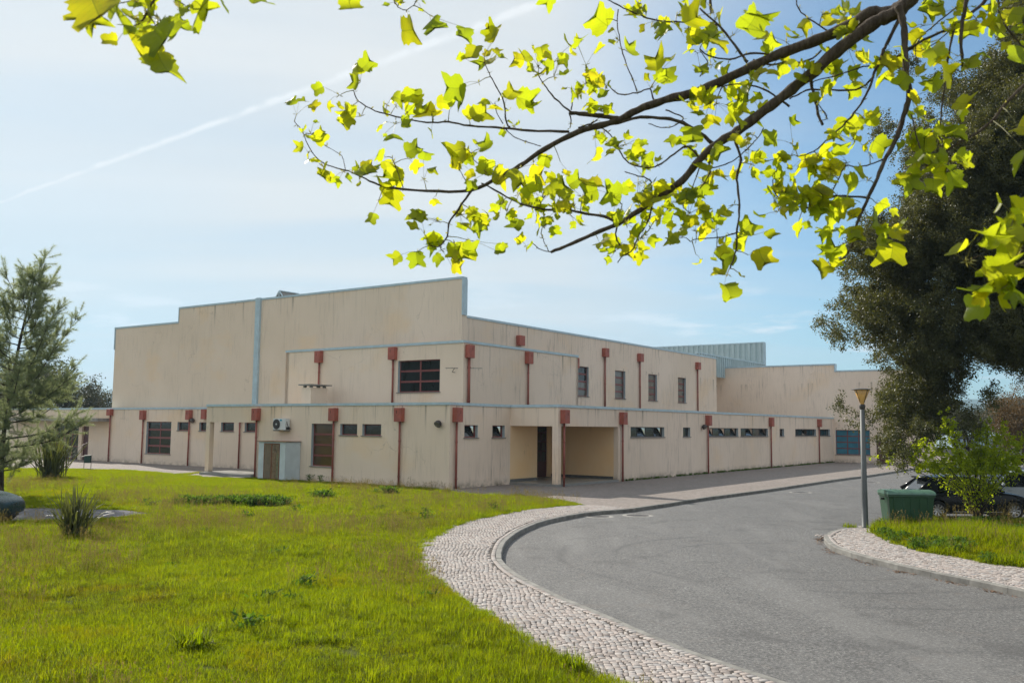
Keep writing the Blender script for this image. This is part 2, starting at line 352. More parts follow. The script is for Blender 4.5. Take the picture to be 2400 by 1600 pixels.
def leaf_veined(name, src):
    b = NB(name); f = (b.n('ShaderNodeAttribute', attribute_name='tone').outputs['Fac'] if src == 'tone' else b.n('ShaderNodeObjectInfo').outputs['Random'])
    v = b.coord(); n = b.noise(v, 5.0 if src == 'object' else 40, 5, 0.6); f2 = b.math('ADD', b.math('MULTIPLY', f, 0.7), b.math('MULTIPLY', n, 0.3))
    tcol = b.ramp(f2, [(0.1, (0.36, 0.46, 0.012)), (0.45, (0.50, 0.57, 0.012)), (0.75, (0.64, 0.64, 0.012)), (0.95, (0.80, 0.66, 0.012))])
    col = b.ramp(f2, [(0.1, (0.10, 0.15, 0.022)), (0.5, (0.17, 0.21, 0.03)), (0.95, (0.28, 0.27, 0.04))])
    if src == 'object':
        sp = b.n('ShaderNodeSeparateXYZ'); b.l(v, sp.inputs[0]); ax = b.math('ABSOLUTE', sp.outputs[0])
        fr = b.math('FRACT', b.math('MULTIPLY', b.math('SUBTRACT', sp.outputs[1], b.math('MULTIPLY', ax, 0.75)), 7.0)); side = b.rng(b.math('ABSOLUTE', b.math('SUBTRACT', fr, 0.5)), 0.07, 0.0); mid = b.rng(ax, 0.022, 0.0)
        vein = b.math('MAXIMUM', b.math('MULTIPLY', side, 0.35), b.math('MULTIPLY', mid, 0.7)); tcol = b.mix(vein, tcol, (0.20, 0.26, 0.01)); col = b.mix(vein, col, (0.20, 0.22, 0.06))
        spot = b.rng(b.noise(v, 9, 3, 0.6), 0.70, 0.76); tcol = b.mix(b.math('MULTIPLY', spot, 0.6), tcol, (0.20, 0.13, 0.02))
    p = b.n('ShaderNodeBsdfPrincipled'); b.l(col, p.inputs['Base Color']); p.inputs['Roughness'].default_value = 0.36; p.inputs['Specular IOR Level'].default_value = 0.5
    t = b.n('ShaderNodeBsdfTranslucent'); b.l(tcol, t.inputs['Color']); ms = b.n('ShaderNodeMixShader'); ms.inputs[0].default_value = 0.78; b.l(p.outputs[0], ms.inputs[1]); b.l(t.outputs[0], ms.inputs[2]); b.l(ms.outputs[0], b.out.inputs[0]); return b.m
M_['tulip_leaf'] = leaf_veined('tulip_leaf', 'object'); M_['tulip_leaf_t'] = leaf_veined('tulip_leaf_joined', 'tone')
M_['bract'] = foliage('tulip_bract', (0.20, 0.20, 0.07), (0.34, 0.30, 0.14), 0.5, (0.50, 0.46, 0.10))
M_['oak_leaf'] = foliage('holm_oak_leaf', (0.028, 0.036, 0.014), (0.092, 0.096, 0.037), 0.22, (0.27, 0.27, 0.04), 0.48, 0.4)
M_['pine_needle'] = foliage('pine_needle', (0.13, 0.165, 0.095), (0.28, 0.32, 0.19), 0.5, (0.42, 0.48, 0.20), 0.5)
M_['spring_leaf'] = foliage('spring_leaf', (0.18, 0.26, 0.015), (0.30, 0.36, 0.015), 0.66, (0.66, 0.78, 0.01), 0.5)
M_['far_leaf'] = foliage('far_leaf', (0.035, 0.042, 0.028), (0.075, 0.075, 0.05), 0.2, (0.13, 0.14, 0.05), 0.6)
M_['brown_leaf'] = foliage('brown_leaf', (0.055, 0.042, 0.022), (0.13, 0.085, 0.04), 0.3, (0.28, 0.17, 0.05), 0.6)
M_['phormium'] = foliage('phormium_leaf', (0.035, 0.05, 0.018), (0.12, 0.12, 0.045), 0.28, (0.20, 0.22, 0.04), 0.5, 0.4, 'object')
M_['phormium_t'] = foliage('phormium_leaf_joined', (0.035, 0.05, 0.018), (0.12, 0.12, 0.045), 0.28, (0.20, 0.22, 0.04), 0.35, 0.6)
M_['weed'] = foliage('weed_leaf', (0.035, 0.075, 0.015), (0.07, 0.13, 0.02), 0.4, (0.18, 0.32, 0.02), 0.7, 0.15)

# ------------------------------------------------------------------ ground, road, lawn
def smooth_line(pts, n_sub=6):
    out = []
    P = [Vector(p) for p in pts]
    for i in range(len(P) - 1):
        p0, p1, p2, p3 = P[max(i - 1, 0)], P[i], P[i + 1], P[min(i + 2, len(P) - 1)]
        for k in range(n_sub):
            t = k / n_sub
            out.append(0.5 * ((2 * p1) + (p2 - p0) * t + (2 * p0 - 5 * p1 + 4 * p2 - p3) * t * t + (3 * p1 - p0 - 3 * p2 + p3) * t ** 3))
    out.append(P[-1]); return out
def offset(line, d):
    out = []
    for i, p in enumerate(line):
        t = (line[min(i + 1, len(line) - 1)] - line[max(i - 1, 0)]); t.z = 0; t.normalize()
        out.append(p + Vector((-t.y, t.x, 0)) * d)
    return out
def resample(line, step):
    out = [line[0].copy()]; acc = 0
    for a, b in zip(line, line[1:]):
        seg = (b - a).length; t = step - acc
        while t <= seg:
            out.append(a + (b - a) * (t / seg)); t += step
        acc = (acc + seg) % step if seg else acc
    return out
ROAD_Z = -0.13
# kerb line of the pavement (front face, road side), far end -> near end
kb = [ground(px, py, ROAD_Z) for px, py in [(2143, 1100), (2089, 1109.3), (2029, 1118.7), (1970, 1126.3), (1868, 1142.0), (1800, 1152.4), (1655, 1172.2), (1570, 1185.9), (1485, 1198.6),
      (1450, 1202.5), (1386, 1207.5), (1322, 1218.5), (1269, 1231.2), (1226.4, 1249.3), (1200.9, 1266.3), (1183.8, 1283.3)]]
kb += [ground(px, py, 0) for px, py in [(1175, 1302), (1186, 1320), (1206, 1338), (1247, 1362), (1290, 1382), (1328, 1401), (1423, 1439), (1527, 1484), (1646, 1531.5), (1765, 1571), (1855, 1600)]]
for p in kb: p.z = 0
d_ = (kb[-1] - kb[-2]).normalized(); kb += [kb[-1] + d_ * 2.5, kb[-1] + d_ * 6 + Vector((0.3, -0.6, 0))]
d_ = (kb[0] - kb[1]).normalized(); kb = [kb[0] + d_ * 40] + kb
KERB = smooth_line(kb, 6)
# grass side edge of the cobbled walk
ge = [ground(px, py) for px, py in [(1500, 1192.5), (1375, 1183), (1258, 1191.5), (1184, 1204), (1120, 1216), (1073, 1229.5), (1024, 1250), (992.5, 1267), (977.6, 1284), (970, 1305), (972, 1322), (984, 1340), (1010, 1362), (1044, 1386), (1080, 1412),
      (1135, 1446), (1206, 1487), (1239, 1511), (1319, 1547), (1408, 1589), (1453, 1606)]]
d_ = (ge[-1] - ge[-2]).normalized(); ge += [ge[-1] + d_ * 2.5, ge[-1] + d_ * 6 + Vector((0.3, -0.6, 0))]
GRASS_EDGE = smooth_line(ge, 6)

def asphalt():
    b = NB('asphalt'); v = b.coord()
    sp = b.noise(v, 27, 5, 0.8); sp2 = b.noise(v, 120, 2, 0.6); big = b.noise(v, 0.35, 5, 0.55, 0.6); tr = b.noise(b.coord(scale=(0.5, 0.12, 1), rot=(0, 0, 0.5)), 1.0, 4, 0.5, 1.2)
    c = b.ramp(sp, [(0.34, (0.030, 0.030, 0.031)), (0.47, (0.088, 0.087, 0.086)), (0.58, (0.172, 0.169, 0.163)), (0.70, (0.46, 0.445, 0.42))])
    c = b.mix(b.math('MULTIPLY', b.rng(big, 0.35, 0.65), 0.32), c, (0.085, 0.083, 0.082))
    c = b.mix(b.math('MULTIPLY', b.rng(tr, 0.5, 0.66), 0.30), c, (0.20, 0.197, 0.19))
    c = b.mix(b.math('MULTIPLY', b.rng(b.noise(v, 1.6, 6, 0.6, 1.0), 0.60, 0.7), 0.22), c, (0.16, 0.125, 0.10))
    # wheel marks swinging round the bend, and fine cracks
    for R0, w0, dk in ((4.6, 0.16, 0.13), (6.1, 0.18, 0.11), (9.3, 0.35, 0.08), (3.1, 0.05, 0.25)):
        vd = b.n('ShaderNodeVectorMath', operation='DISTANCE'); b.l(b.coord(), vd.inputs[0]); vd.inputs[1].default_value = (6.6 + R0 * 0.12, 22.6, 0)
        rr_ = b.math('ABSOLUTE', b.math('SUBTRACT', b.math('ADD', vd.outputs['Value'], b.math('MULTIPLY', b.noise(v, 0.5, 2), 0.5)), R0 + 0.25)); k_ = b.rng(rr_, w0, 0.0)
        c = b.mix(b.math('MULTIPLY', b.math('MULTIPLY', k_, b.rng(big, 0.42, 0.58)), dk * 4.0), c, (0.035, 0.035, 0.036))
    vc = b.n('ShaderNodeTexVoronoi', feature='DISTANCE_TO_EDGE'); vc.inputs['Scale'].default_value = 0.20; wv = b.n('ShaderNodeVectorMath', operation='ADD'); nc_ = b.n('ShaderNodeTexNoise'); nc_.inputs['Scale'].default_value = 1.3; nc_.inputs['Detail'].default_value = 6; b.l(v, nc_.inputs['Vector']); b.l(v, wv.inputs[0]); b.l(nc_.outputs['Color'], wv.inputs[1]); b.l(wv.outputs[0], vc.inputs['Vector'])
    ck = b.math('MULTIPLY', b.rng(vc.outputs[0], 0.005, 0.0), b.rng(b.noise(v, 0.25, 3), 0.52, 0.6)); c = b.mix(b.math('MULTIPLY', ck, 0.45), c, (0.03, 0.03, 0.03))
    patch = b.math('MULTIPLY', b.rng(b.noise(v, 0.9, 3, 0.4), 0.60, 0.68), 0.40); c = b.mix(patch, c, (0.055, 0.053, 0.052))
    h = b.math('ADD', sp, b.math('MULTIPLY', sp2, 0.4))
    b.bsdf(c, b.rng(sp, 0.4, 0.8, 0.82, 0.55), 0, b.bump(h, 0.55, 0.010), 0.45); return b.m
M_['asphalt'] = asphalt()
def pavers():
    b = NB('concrete_pavers'); v = b.coord(rot=(0, 0, -ANG))
    br = b.n('ShaderNodeTexBrick', offset=0.5); b.l(v, br.inputs['Vector'])
    for k, x in dict(Scale=1.0, Mortar_Size=0.009, Brick_Width=0.22, Row_Height=0.11, Bias=-0.1).items(): br.inputs[k.replace('_', ' ')].default_value = x
    br.inputs['Color1'].default_value = (0.24, 0.205, 0.185, 1); br.inputs['Color2'].default_value = (0.31, 0.27, 0.25, 1); br.inputs['Mortar'].default_value = (0.085, 0.075, 0.065, 1)
    c = b.mix(b.math('MULTIPLY', b.rng(b.noise(v, 0.5, 6), 0.4, 0.65), 0.35), br.outputs[0], (0.16, 0.145, 0.13))
    b.bsdf(c, 0.88, 0, b.bump(b.math('SUBTRACT', 1.0, br.outputs['Fac']), 0.5, 0.01), 0.3); return b.m
M_['pavers'] = pavers()
def soil(name, ca, cb, cc):
    b = NB(name); v = b.coord(); n = b.noise(v, 1.3, 7, 0.65); f = b.noise(v, 14, 6, 0.7)
    c = b.mix(b.rng(n, 0.35, 0.65), ca, cb); c = b.mix(b.rng(f, 0.5, 0.7), c, cc)
    b.bsdf(c, 0.95, 0, b.bump(f, 0.8, 0.05), 0.1); return b.m
M_['lawn'] = soil('lawn_floor', (0.060, 0.085, 0.008), (0.10, 0.12, 0.012), (0.055, 0.05, 0.015))
M_['earth'] = soil('far_ground', (0.08, 0.085, 0.035), (0.13, 0.12, 0.055), (0.09, 0.08, 0.04))
M_['joint'] = simple('joint_sand', (0.050, 0.040, 0.032), 0.95, var=0.3, scale=20)

def sheet(name, pts, z, mat, **k):
    mb = MB(); mb.poly([(p[0], p[1], z) for p in pts]); o = mb.build(name, mat)
    return tag(o, kind='structure', **k)
g = 9000
sheet('ground', [(-g, -g), (g, -g), (g, g), (-g, g)], -0.30, M_['earth'])
sheet('road', [(-30, -8), (130, -8), (130, 118), (-30, 118)], ROAD_Z, M_['asphalt'])

def tri_sheet(name, boundary, z, mat):
    from mathutils.geometry import tessellate_polygon
    tris = tessellate_polygon([[Vector((p[0], p[1], 0)) for p in boundary]])
    me = bpy.data.meshes.new(name); me.from_pydata([(p[0], p[1], z) for p in boundary], [], [tuple(t) for t in tris]); me.materials.append(mat); me.update()
    o = bpy.data.objects.new(name, me); COL.objects.link(o)
    nz_ = me.polygons[0].normal.z
    if nz_ < 0: me.flip_normals()
    return tag(o, kind='structure')
KIN = offset(KERB, -0.14)          # inner edge of kerb stones
if (KIN[40] - Vector((-10, 20, 0))).length > (KERB[40] - Vector((-10, 20, 0))).length: KIN = offset(KERB, 0.14)
KSIGN = 1 if (offset(KERB, 1)[40] - KIN[40]).length < (offset(KERB, -1)[40] - KIN[40]).length else -1
# pavement of concrete pavers along the building (also under the building)
i0 = min(range(len(KIN)), key=lambda i: (KIN[i] - ground(1500, 1192.5)).length)
pav = [KIN[i] for i in range(0, i0 + 1)] + [ground(1375, 1183), ground(1308, 1173), ground(1212, 1163), ground(1149, 1162), ground(1078, 1156), ground(1040, 1150)]
pav += [loc2w(-0.55, 1.0), loc2w(-0.55, 13.5), loc2w(-1.6, 13.6), loc2w(-1.6, 19.5), loc2w(1.6, 20.5), ground(430, 1113), ground(330, 1104), ground(200, 1099), ground(60, 1098), loc2w(6, 70), loc2w(60, 70), loc2w(95, 10)]
tri_sheet('pavement', pav, 0.0, M_['pavers'])
# cobbled walk bed
gi = [GRASS_EDGE[i] for i in range(len(GRASS_EDGE))]
walk_poly = [KIN[i] for i in range(i0, len(KIN))] + list(reversed(gi))
tri_sheet('path_bed', walk_poly, -0.012, M_['joint'])
# lawn
lawn = [ground(1375, 1183), ground(1308, 1173), ground(1212, 1163), ground(1149, 1162), ground(1078, 1156), ground(1040, 1150), loc2w(-0.5, 1.0), loc2w(-0.5, 13.5), loc2w(-1.6, 13.6), loc2w(-1.6, 19.5), loc2w(1.6, 20.5), ground(430, 1113), ground(330, 1104), ground(200, 1099), ground(60, 1098)]
lawn = [Vector((p.x, p.y, 0)) for p in lawn]
lawn += [Vector((-60, 62, 0)), Vector((-60, -6, 0))]
near = [p for p in reversed(gi[6:])]
lawn += [Vector((near[0].x, -6, 0))] + near
tri_sheet('lawn', lawn, 0.004, M_['lawn'])
def inside(poly):
    P = np.array([(p[0], p[1]) for p in poly])
    def f(X, Y):
        r = np.zeros(len(X), bool); j = len(P) - 1
        for i in range(len(P)):
            xi, yi = P[i]; xj, yj = P[j]
            c = ((yi > Y) != (yj > Y)) & (X < (xj - xi) * (Y - yi) / (yj - yi + 1e-12) + xi)
            r ^= c; j = i
        return r
    return f
# parking strip on the far left, cobbled
strip = [(-40, 27.2), (-15.2, 27.3), (-12.3, 29.2), (-11.6, 30.6), (-13.2, 31.8), (-16.5, 32.2), (-40, 33.4)]
sb = MB(); sb.poly([(x, y, 0.012) for x, y in strip])
def cobble_tex():
    b = NB('small_cobbles'); v = b.coord(); vo = b.n('ShaderNodeTexVoronoi', feature='F1'); vo.inputs['Scale'].default_value = 9; b.l(v, vo.inputs['Vector'])
    v2 = b.n('ShaderNodeTexVoronoi', feature='DISTANCE_TO_EDGE'); v2.inputs['Scale'].default_value = 9; b.l(v, v2.inputs['Vector'])
    e = b.rng(v2.outputs[0], 0.02, 0.10); c = b.mix(e, (0.05, 0.045, 0.04), b.mix(b.math('MULTIPLY', vo.outputs['Distance'], 1.0), (0.11, 0.115, 0.125), (0.17, 0.17, 0.175)))
    b.bsdf(c, 1.0, 0, None, 0.0); return b.m
M_['cobble_tex'] = cobble_tex()
tag(sb.build('parking_ground', simple('worn_setts', (0.15, 0.15, 0.16), 0.95, spec=0.05, var=0.35, scale=9)), kind='structure')

# ---- kerb stones
def kerb_run(name, line, side, step, width, ztop, zbot, first=0, bev=0.012):
    root = empty(name, (0, 0, 0)); root['kind'] = 'structure'
    pts = resample(line, step)
    for a, b in zip(pts, pts[1:]):
        t = (b - a).normalized(); nrm = Vector((-t.y, t.x, 0)) * side
        a2, b2 = a + t * 0.004, b - t * 0.004
        dz = R_.uniform(-0.004, 0.004); mb = MB()
        c = 0.02
        prof = [(0, zbot), (0, ztop - c), (c, ztop), (width, ztop), (width, zbot)]
        lo = [a2 + nrm * u + Vector((0, 0, z + dz)) for u, z in prof]; hi = [b2 + nrm * u + Vector((0, 0, z + dz)) for u, z in prof]
        for k in range(len(prof) - 1):
            mb.quad(lo[k], hi[k], hi[k + 1], lo[k + 1]) if side < 0 else mb.quad(lo[k + 1], hi[k + 1], hi[k], lo[k])
        mb.poly(lo); mb.poly(list(reversed(hi)))
        mb.build('kerb_stone', M_['kerb'], root)
    return root
kerb_run('kerb', KERB, KSIGN, 1.0, 0.14, 0.0, ROAD_Z - 0.05)
ge_pts = [p for p in GRASS_EDGE if p.y < 33.0]
kerb_run('lawn_kerb', ge_pts, -KSIGN if False else KSIGN, 1.0, 0.06, 0.02, -0.1)

# ---- island on the right
isl_out = [ground(px, py, ROAD_Z) for px, py in [(1928.3, 1264.2), (1934.2, 1275.9), (1950.6, 1290), (1985.6, 1302.8), (2037, 1318), (2095.6, 1333.2), (2135.3, 1342.5), (2200.8, 1356.6), (2271, 1370.6), (2329, 1383.5), (2400, 1399.8)]]
back = [ground(px, py, 0) for px, py in [(2075, 1232), (2030, 1233.5), (1995, 1235), (1967, 1238.5), (1943.5, 1244.8), (1931, 1253.5)]]
d_ = (isl_out[-1] - isl_out[-2]).normalized()
isl = [Vector((34, 37.5, 0)), Vector((20, 32.0, 0))] + back + isl_out + [isl_out[-1] + d_ * 4, isl_out[-1] + d_ * 14]
for p in isl: p.z = 0
ISL = smooth_line(isl, 5)
isl_poly = ISL + [Vector((40, 12, 0)), Vector((44, 34, 0))]
cx_ = Vector((13, 24, 0))
ISIDE = 1 if (offset(ISL, 0.5)[50] - cx_).length < (offset(ISL, -0.5)[50] - cx_).length else -1
kerb_run('island_kerb', ISL, ISIDE, 1.0, 0.14, 0.0, ROAD_Z - 0.05)
tri_sheet('island_path_bed', offset(ISL, 0.14 * ISIDE) + [Vector((40, 12, 0)), Vector((44, 34, 0))], -0.012, M_['joint'])
mound_edge = [ground(px, py) for px, py in [(2075, 1233), (2056, 1243), (2057, 1256), (2090, 1273), (2156, 1292), (2233, 1303), (2309, 1319), (2400, 1331)]]
d_ = (mound_edge[-1] - mound_edge[-2]).normalized()
mound_poly = [Vector((33, 36.3, 0)), Vector((20, 31.4, 0))] + mound_edge + [mound_edge[-1] + d_ * 14, Vector((40, 15, 0)), Vector((42, 33, 0))]
in_mound = inside(mound_poly)
def edge_dist(poly, X, Y):
    P = np.array([(p[0], p[1]) for p in poly]); best = np.full(len(X), 1e9)
    for a, b in zip(P, np.roll(P, -1, 0)):
        ab = b - a; t = np.clip(((X - a[0]) * ab[0] + (Y - a[1]) * ab[1]) / (ab @ ab + 1e-9), 0, 1)
        best = np.minimum(best, np.hypot(X - a[0] - t * ab[0], Y - a[1] - t * ab[1]))
    return best
def mound_z(X, Y):
    d = edge_dist(mound_poly, X, Y); return 0.16 * (1 - np.exp(-d / 1.6)) + 0.0
def mound_mesh():
    n = 90; xs = np.linspace(9.5, 42, 130); ys = np.linspace(12, 37, 100)
    X, Y = np.meshgrid(xs, ys); xf, yf = X.ravel(), Y.ravel(); m = in_mound(xf, yf)
    Z = mound_z(xf, yf) + 0.006; Z[~m] = -0.2
    V = np.stack([xf, yf, Z], 1); F = []
    nx = len(xs)
    for j in range(len(ys) - 1):
        for i in range(nx - 1):
            a = j * nx + i
            q = (a, a + 1, a + nx + 1, a + nx)
            if m[list(q)].sum() >= 1: F.append(q)
    return arr_mesh('mound', V, F, M_['lawn'], smooth=True)
tag(link('ground_mound', mound_mesh()), kind='structure')

# ---- cobblestones
def cobble_mat(src):
    b = NB('limestone_cobble_' + src)
    f = b.n('ShaderNodeAttribute', attribute_name='tone').outputs['Fac'] if src == 'tone' else b.n('ShaderNodeObjectInfo').outputs['Random']
    c = b.ramp(f, [(0.0, (0.20, 0.175, 0.16)), (0.22, (0.34, 0.29, 0.265)), (0.5, (0.40, 0.35, 0.325)), (0.75, (0.31, 0.30, 0.295)), (0.92, (0.47, 0.43, 0.40)), (1.0, (0.21, 0.21, 0.22))])
    v = b.coord(); n = b.noise(v, 28, 5, 0.65); lo = b.noise(v, 0.7, 4)
    c = b.mix(b.math('MULTIPLY', b.rng(n, 0.45, 0.7), 0.35), c, (0.24, 0.205, 0.185))
    c = b.mix(b.math('MULTIPLY', b.rng(lo, 0.45, 0.65), 0.25), c, (0.26, 0.235, 0.215))
    b.bsdf(c, 0.75, 0, b.bump(n, 0.5, 0.008), 0.35); return b.m
M_['cob'] = cobble_mat('tone'); M_['cob_obj'] = cobble_mat('object')
def stone_verts(hw, hl, j):
    # 4 bottom corners, 4 shoulder corners, 4 top corners
    out = []
    c = [(-1, -1), (1, -1), (1, 1), (-1, 1)]
    for (sx, sy), (jx, jy) in zip(c, j):
        out.append((sx * hw + jx, sy * hl + jy))
    return out
def cobbles(poly_fn, x0, x1, y0, y1, rot, size, line_for_border=None):
    """wavy courses of small stones; returns list of (cx, cy, corners[4], z, tone)"""
    res = []; ca, sa = math.cos(rot), math.sin(rot)
    cx, cy = (x0 + x1) / 2, (y0 + y1) / 2; Lh = math.hypot(x1 - x0, y1 - y0) / 2
    u = -Lh
    rnd = random.Random(3)
    U = []
    while u < Lh:
        w = size * rnd.uniform(0.88, 1.12); U.append((u, u + w)); u += w
    def wob(u, v): return 0.16 * mnoise.noise(Vector((u * 0.35, v * 0.5, 1.7))) + 0.05 * mnoise.noise(Vector((u * 1.9, v * 2.3, 4.1)))
    for (ua, ub) in U:
        v = -Lh + rnd.uniform(0, size)
        while v < Lh:
            l = size * rnd.uniform(0.75, 1.30)
            gj = 0.0055
            q = []
            for (uu, vv) in ((ua + gj, v + gj), (ub - gj, v + gj), (ub - gj, v + l - gj), (ua + gj, v + l - gj)):
                uu2 = uu + wob(uu, vv) + 0.03 * mnoise.noise(Vector((uu * 6, vv * 6, 8))) + rnd.uniform(-.013, .013); vv2 = vv + 0.03 * mnoise.noise(Vector((uu * 5, vv * 5, 2))) + rnd.uniform(-.014, .014)
                q.append((cx + uu2 * ca - vv2 * sa, cy + uu2 * sa + vv2 * ca))
            res.append((q, rnd.gauss(0.0, 0.0025), rnd.random())); v += l
    C = np.array([np.mean(r[0], 0) for r in res]); m = poly_fn(C[:, 0], C[:, 1])
    return [r for r, k in zip(res, m) if k]
def border(line, side, off, size, ylim=None):
    res = []; rnd = random.Random(9); l2 = offset(line, side * off); l3 = offset(line, side * (off + size)); pts = resample(line, size * 1.05)
    a = resample(l2, size * 1.05)
    for p, q in zip(a, a[1:]):
        t = (q - p).normalized(); nn = Vector((-t.y, t.x, 0)) * side; g_ = 0.006
        c = [p + t * g_, q - t * g_, q - t * g_ + nn * (size - g_), p + t * g_ + nn * (size - g_)]
        c = [(v.x + rnd.uniform(-.004, .004), v.y + rnd.uniform(-.004, .004)) for v in c]
        ar = sum(c[i][0] * c[(i + 1) % 4][1] - c[(i + 1) % 4][0] * c[i][1] for i in range(4))
        if ar < 0: c.reverse()
        res.append((c, rnd.gauss(0, 0.002), rnd.random()))
    return res
def stones_to_mesh(name, st, mat, origin=None):
    V = []; F = []; T = []
    for q, z, tone in st:
        c = np.mean(q, 0); b = len(V)
        for s_, zz in ((1.0, -0.02), (1.0, -0.002 + z), (0.84, 0.006 + z)):
            for p in q: V.append((c[0] + (p[0] - c[0]) * s_, c[1] + (p[1] - c[1]) * s_, zz)); T.append(tone)
        for k in range(4):
            n = (k + 1) % 4
            F.append((b + k, b + n, b + 4 + n, b + 4 + k)); F.append((b + 4 + k, b + 4 + n, b + 8 + n, b + 8 + k))
        F.append((b + 8, b + 9, b + 10, b + 11))
    V = np.array(V)
    if origin is not None: V = V - np.array(origin)
    return arr_mesh(name, V, F, mat, T)
def lay(name, poly, rot, lineK, sideK, offK, bbox, line2=None, side2=None):
    f = inside(poly)
    P = [p for p in lineK if bbox[2] - 1 < p.y < bbox[3] + 1 and bbox[0] - 1 < p.x < bbox[1] + 1]
    def g_(X, Y):
        m = f(X, Y); 
        Pn = np.array([(p.x, p.y) for p in P]); d = np.full(len(X), 9.0)
        for a, b in zip(Pn, Pn[1:]):
            ab = b - a; L2 = ab @ ab
            if L2 > 9 or L2 < 1e-9: continue
            t = np.clip(((X - a[0]) * ab[0] + (Y - a[1]) * ab[1]) / L2, 0, 1)
            d = np.minimum(d, np.hypot(X - a[0] - t * ab[0], Y - a[1] - t * ab[1]))
        return m & (d > offK + 0.10 + 0.045)
    st = cobbles(g_, *bbox, rot, 0.088) + border(P, sideK, offK + 0.004, 0.10)
    root = empty(name); root['kind'] = 'structure'
    st.sort(key=lambda r: (r[0][0][1]) + abs(r[0][0][0]) * 0.05)
    def vis(r):
        c = np.mean(r[0], 0); x, y = c
        return y > 10.6 and abs(x) < y * 0.575
    near = [r for r in st if vis(r)][:300]; ids = {id(r) for r in near}
    for r in near:
        c = np.mean(r[0], 0); me = stones_to_mesh('cobblestone', [(np.array(r[0]), r[1], r[2])], M_['cob_obj'], (c[0], c[1], 0))
        link('cobblestone', me, root, (c[0], c[1], 0.0))
    rest = link('cobblestones', stones_to_mesh('cobblestones', [r for r in st if id(r) not in ids], M_['cob']), root); rest['kind'] = 'stuff'
    return root
KW = [p for p in KERB if p.y < 34.5]
lay('cobbled_path', walk_poly, math.radians(4), KW, KSIGN, 0.14, (-3.5, 8.5, 6.0, 35))
isl_walk = offset(ISL, 0.14 * ISIDE)
iw_poly = [p for p in isl_walk] + [Vector((40, 12, 0)), Vector((44, 34, 0))]
fi = inside(iw_poly)
def lay_island():
    def g_(X, Y):
        P = np.array([(p.x, p.y) for p in ISL]); d = np.full(len(X), 9.0)
        for a, b in zip(P, P[1:]):
            ab = b - a; L2 = ab @ ab
            if L2 < 1e-9: continue
            t = np.clip(((X - a[0]) * ab[0] + (Y - a[1]) * ab[1]) / L2, 0, 1); d = np.minimum(d, np.hypot(X - a[0] - t * ab[0], Y - a[1] - t * ab[1]))
        m2 = in_mound(X, Y); dm = edge_dist(mound_poly, X, Y)
        return fi(X, Y) & (d > 0.285) & (~m2 | (dm < 0.12))
    bl = [p for p in ISL if p.y < 31 and p.x < 14.5]
    st = cobbles(g_, 8.5, 15, 14.5, 31, math.radians(12), 0.098) + border(bl, ISIDE, 0.144, 0.10)
    root = empty('island_path'); root['kind'] = 'structure'
    st.sort(key=lambda r: r[0][0][1])
    near = [r for r in st if r[0][0][1] > 16.6 and abs(r[0][0][0]) < r[0][0][1] * 0.56][:300]; ids = {id(r) for r in near}
    for r in near:
        c = np.mean(r[0], 0); me = stones_to_mesh('cobblestone', [(np.array(r[0]), r[1], r[2])], M_['cob_obj'], (c[0], c[1], 0)); link('cobblestone', me, root, (c[0], c[1], 0.0))
    rest = link('cobblestones', stones_to_mesh('cobblestones', [r for r in st if id(r) not in ids], M_['cob']), root); rest['kind'] = 'stuff'
lay_island()

# ------------------------------------------------------------------ the building (local frame: x runs along the right face, y along the left face)
BLD = empty('school_building', A0, ANG, label='long cream low building with a taller windowless hall, blue edging and red downpipes', cat='building')
def wall(axis, c, u0, u1, z0, z1, holes=(), t=0.3, mat=None, name='wall', inward=1):
    """axis 'x': plane x=c (faces -x); axis 'y': plane y=c (faces -y). holes: (u0,u1,z0,z1)"""
    mb = MB(); us = sorted({u0, u1, *[h[0] for h in holes], *[h[1] for h in holes]})
    for a, b in zip(us, us[1:]):
        if b - a < 1e-5: continue
        hs = sorted([(h[2], h[3]) for h in holes if h[0] <= a + 1e-6 and h[1] >= b - 1e-6]); z = z0
        segs = []
        for h0, h1 in hs: segs.append((z, h0)); z = h1
        segs.append((z, z1))
        for p, q in segs:
            if q - p > 1e-4:
                if axis == 'x': mb.box(c, c + t * inward, a, b, p, q)
                else: mb.box(a, b, c, c + t * inward, p, q)
    return mb.build(name, mat, BLD)
def bx(axis, c, u0, u1, z0, z1, d0, d1, mb=None, m=0):
    if axis == 'x': mb.box(c + d0, c + d1, u0, u1, z0, z1, m)
    else: mb.box(u0, u1, c + d0, c + d1, z0, z1, m)
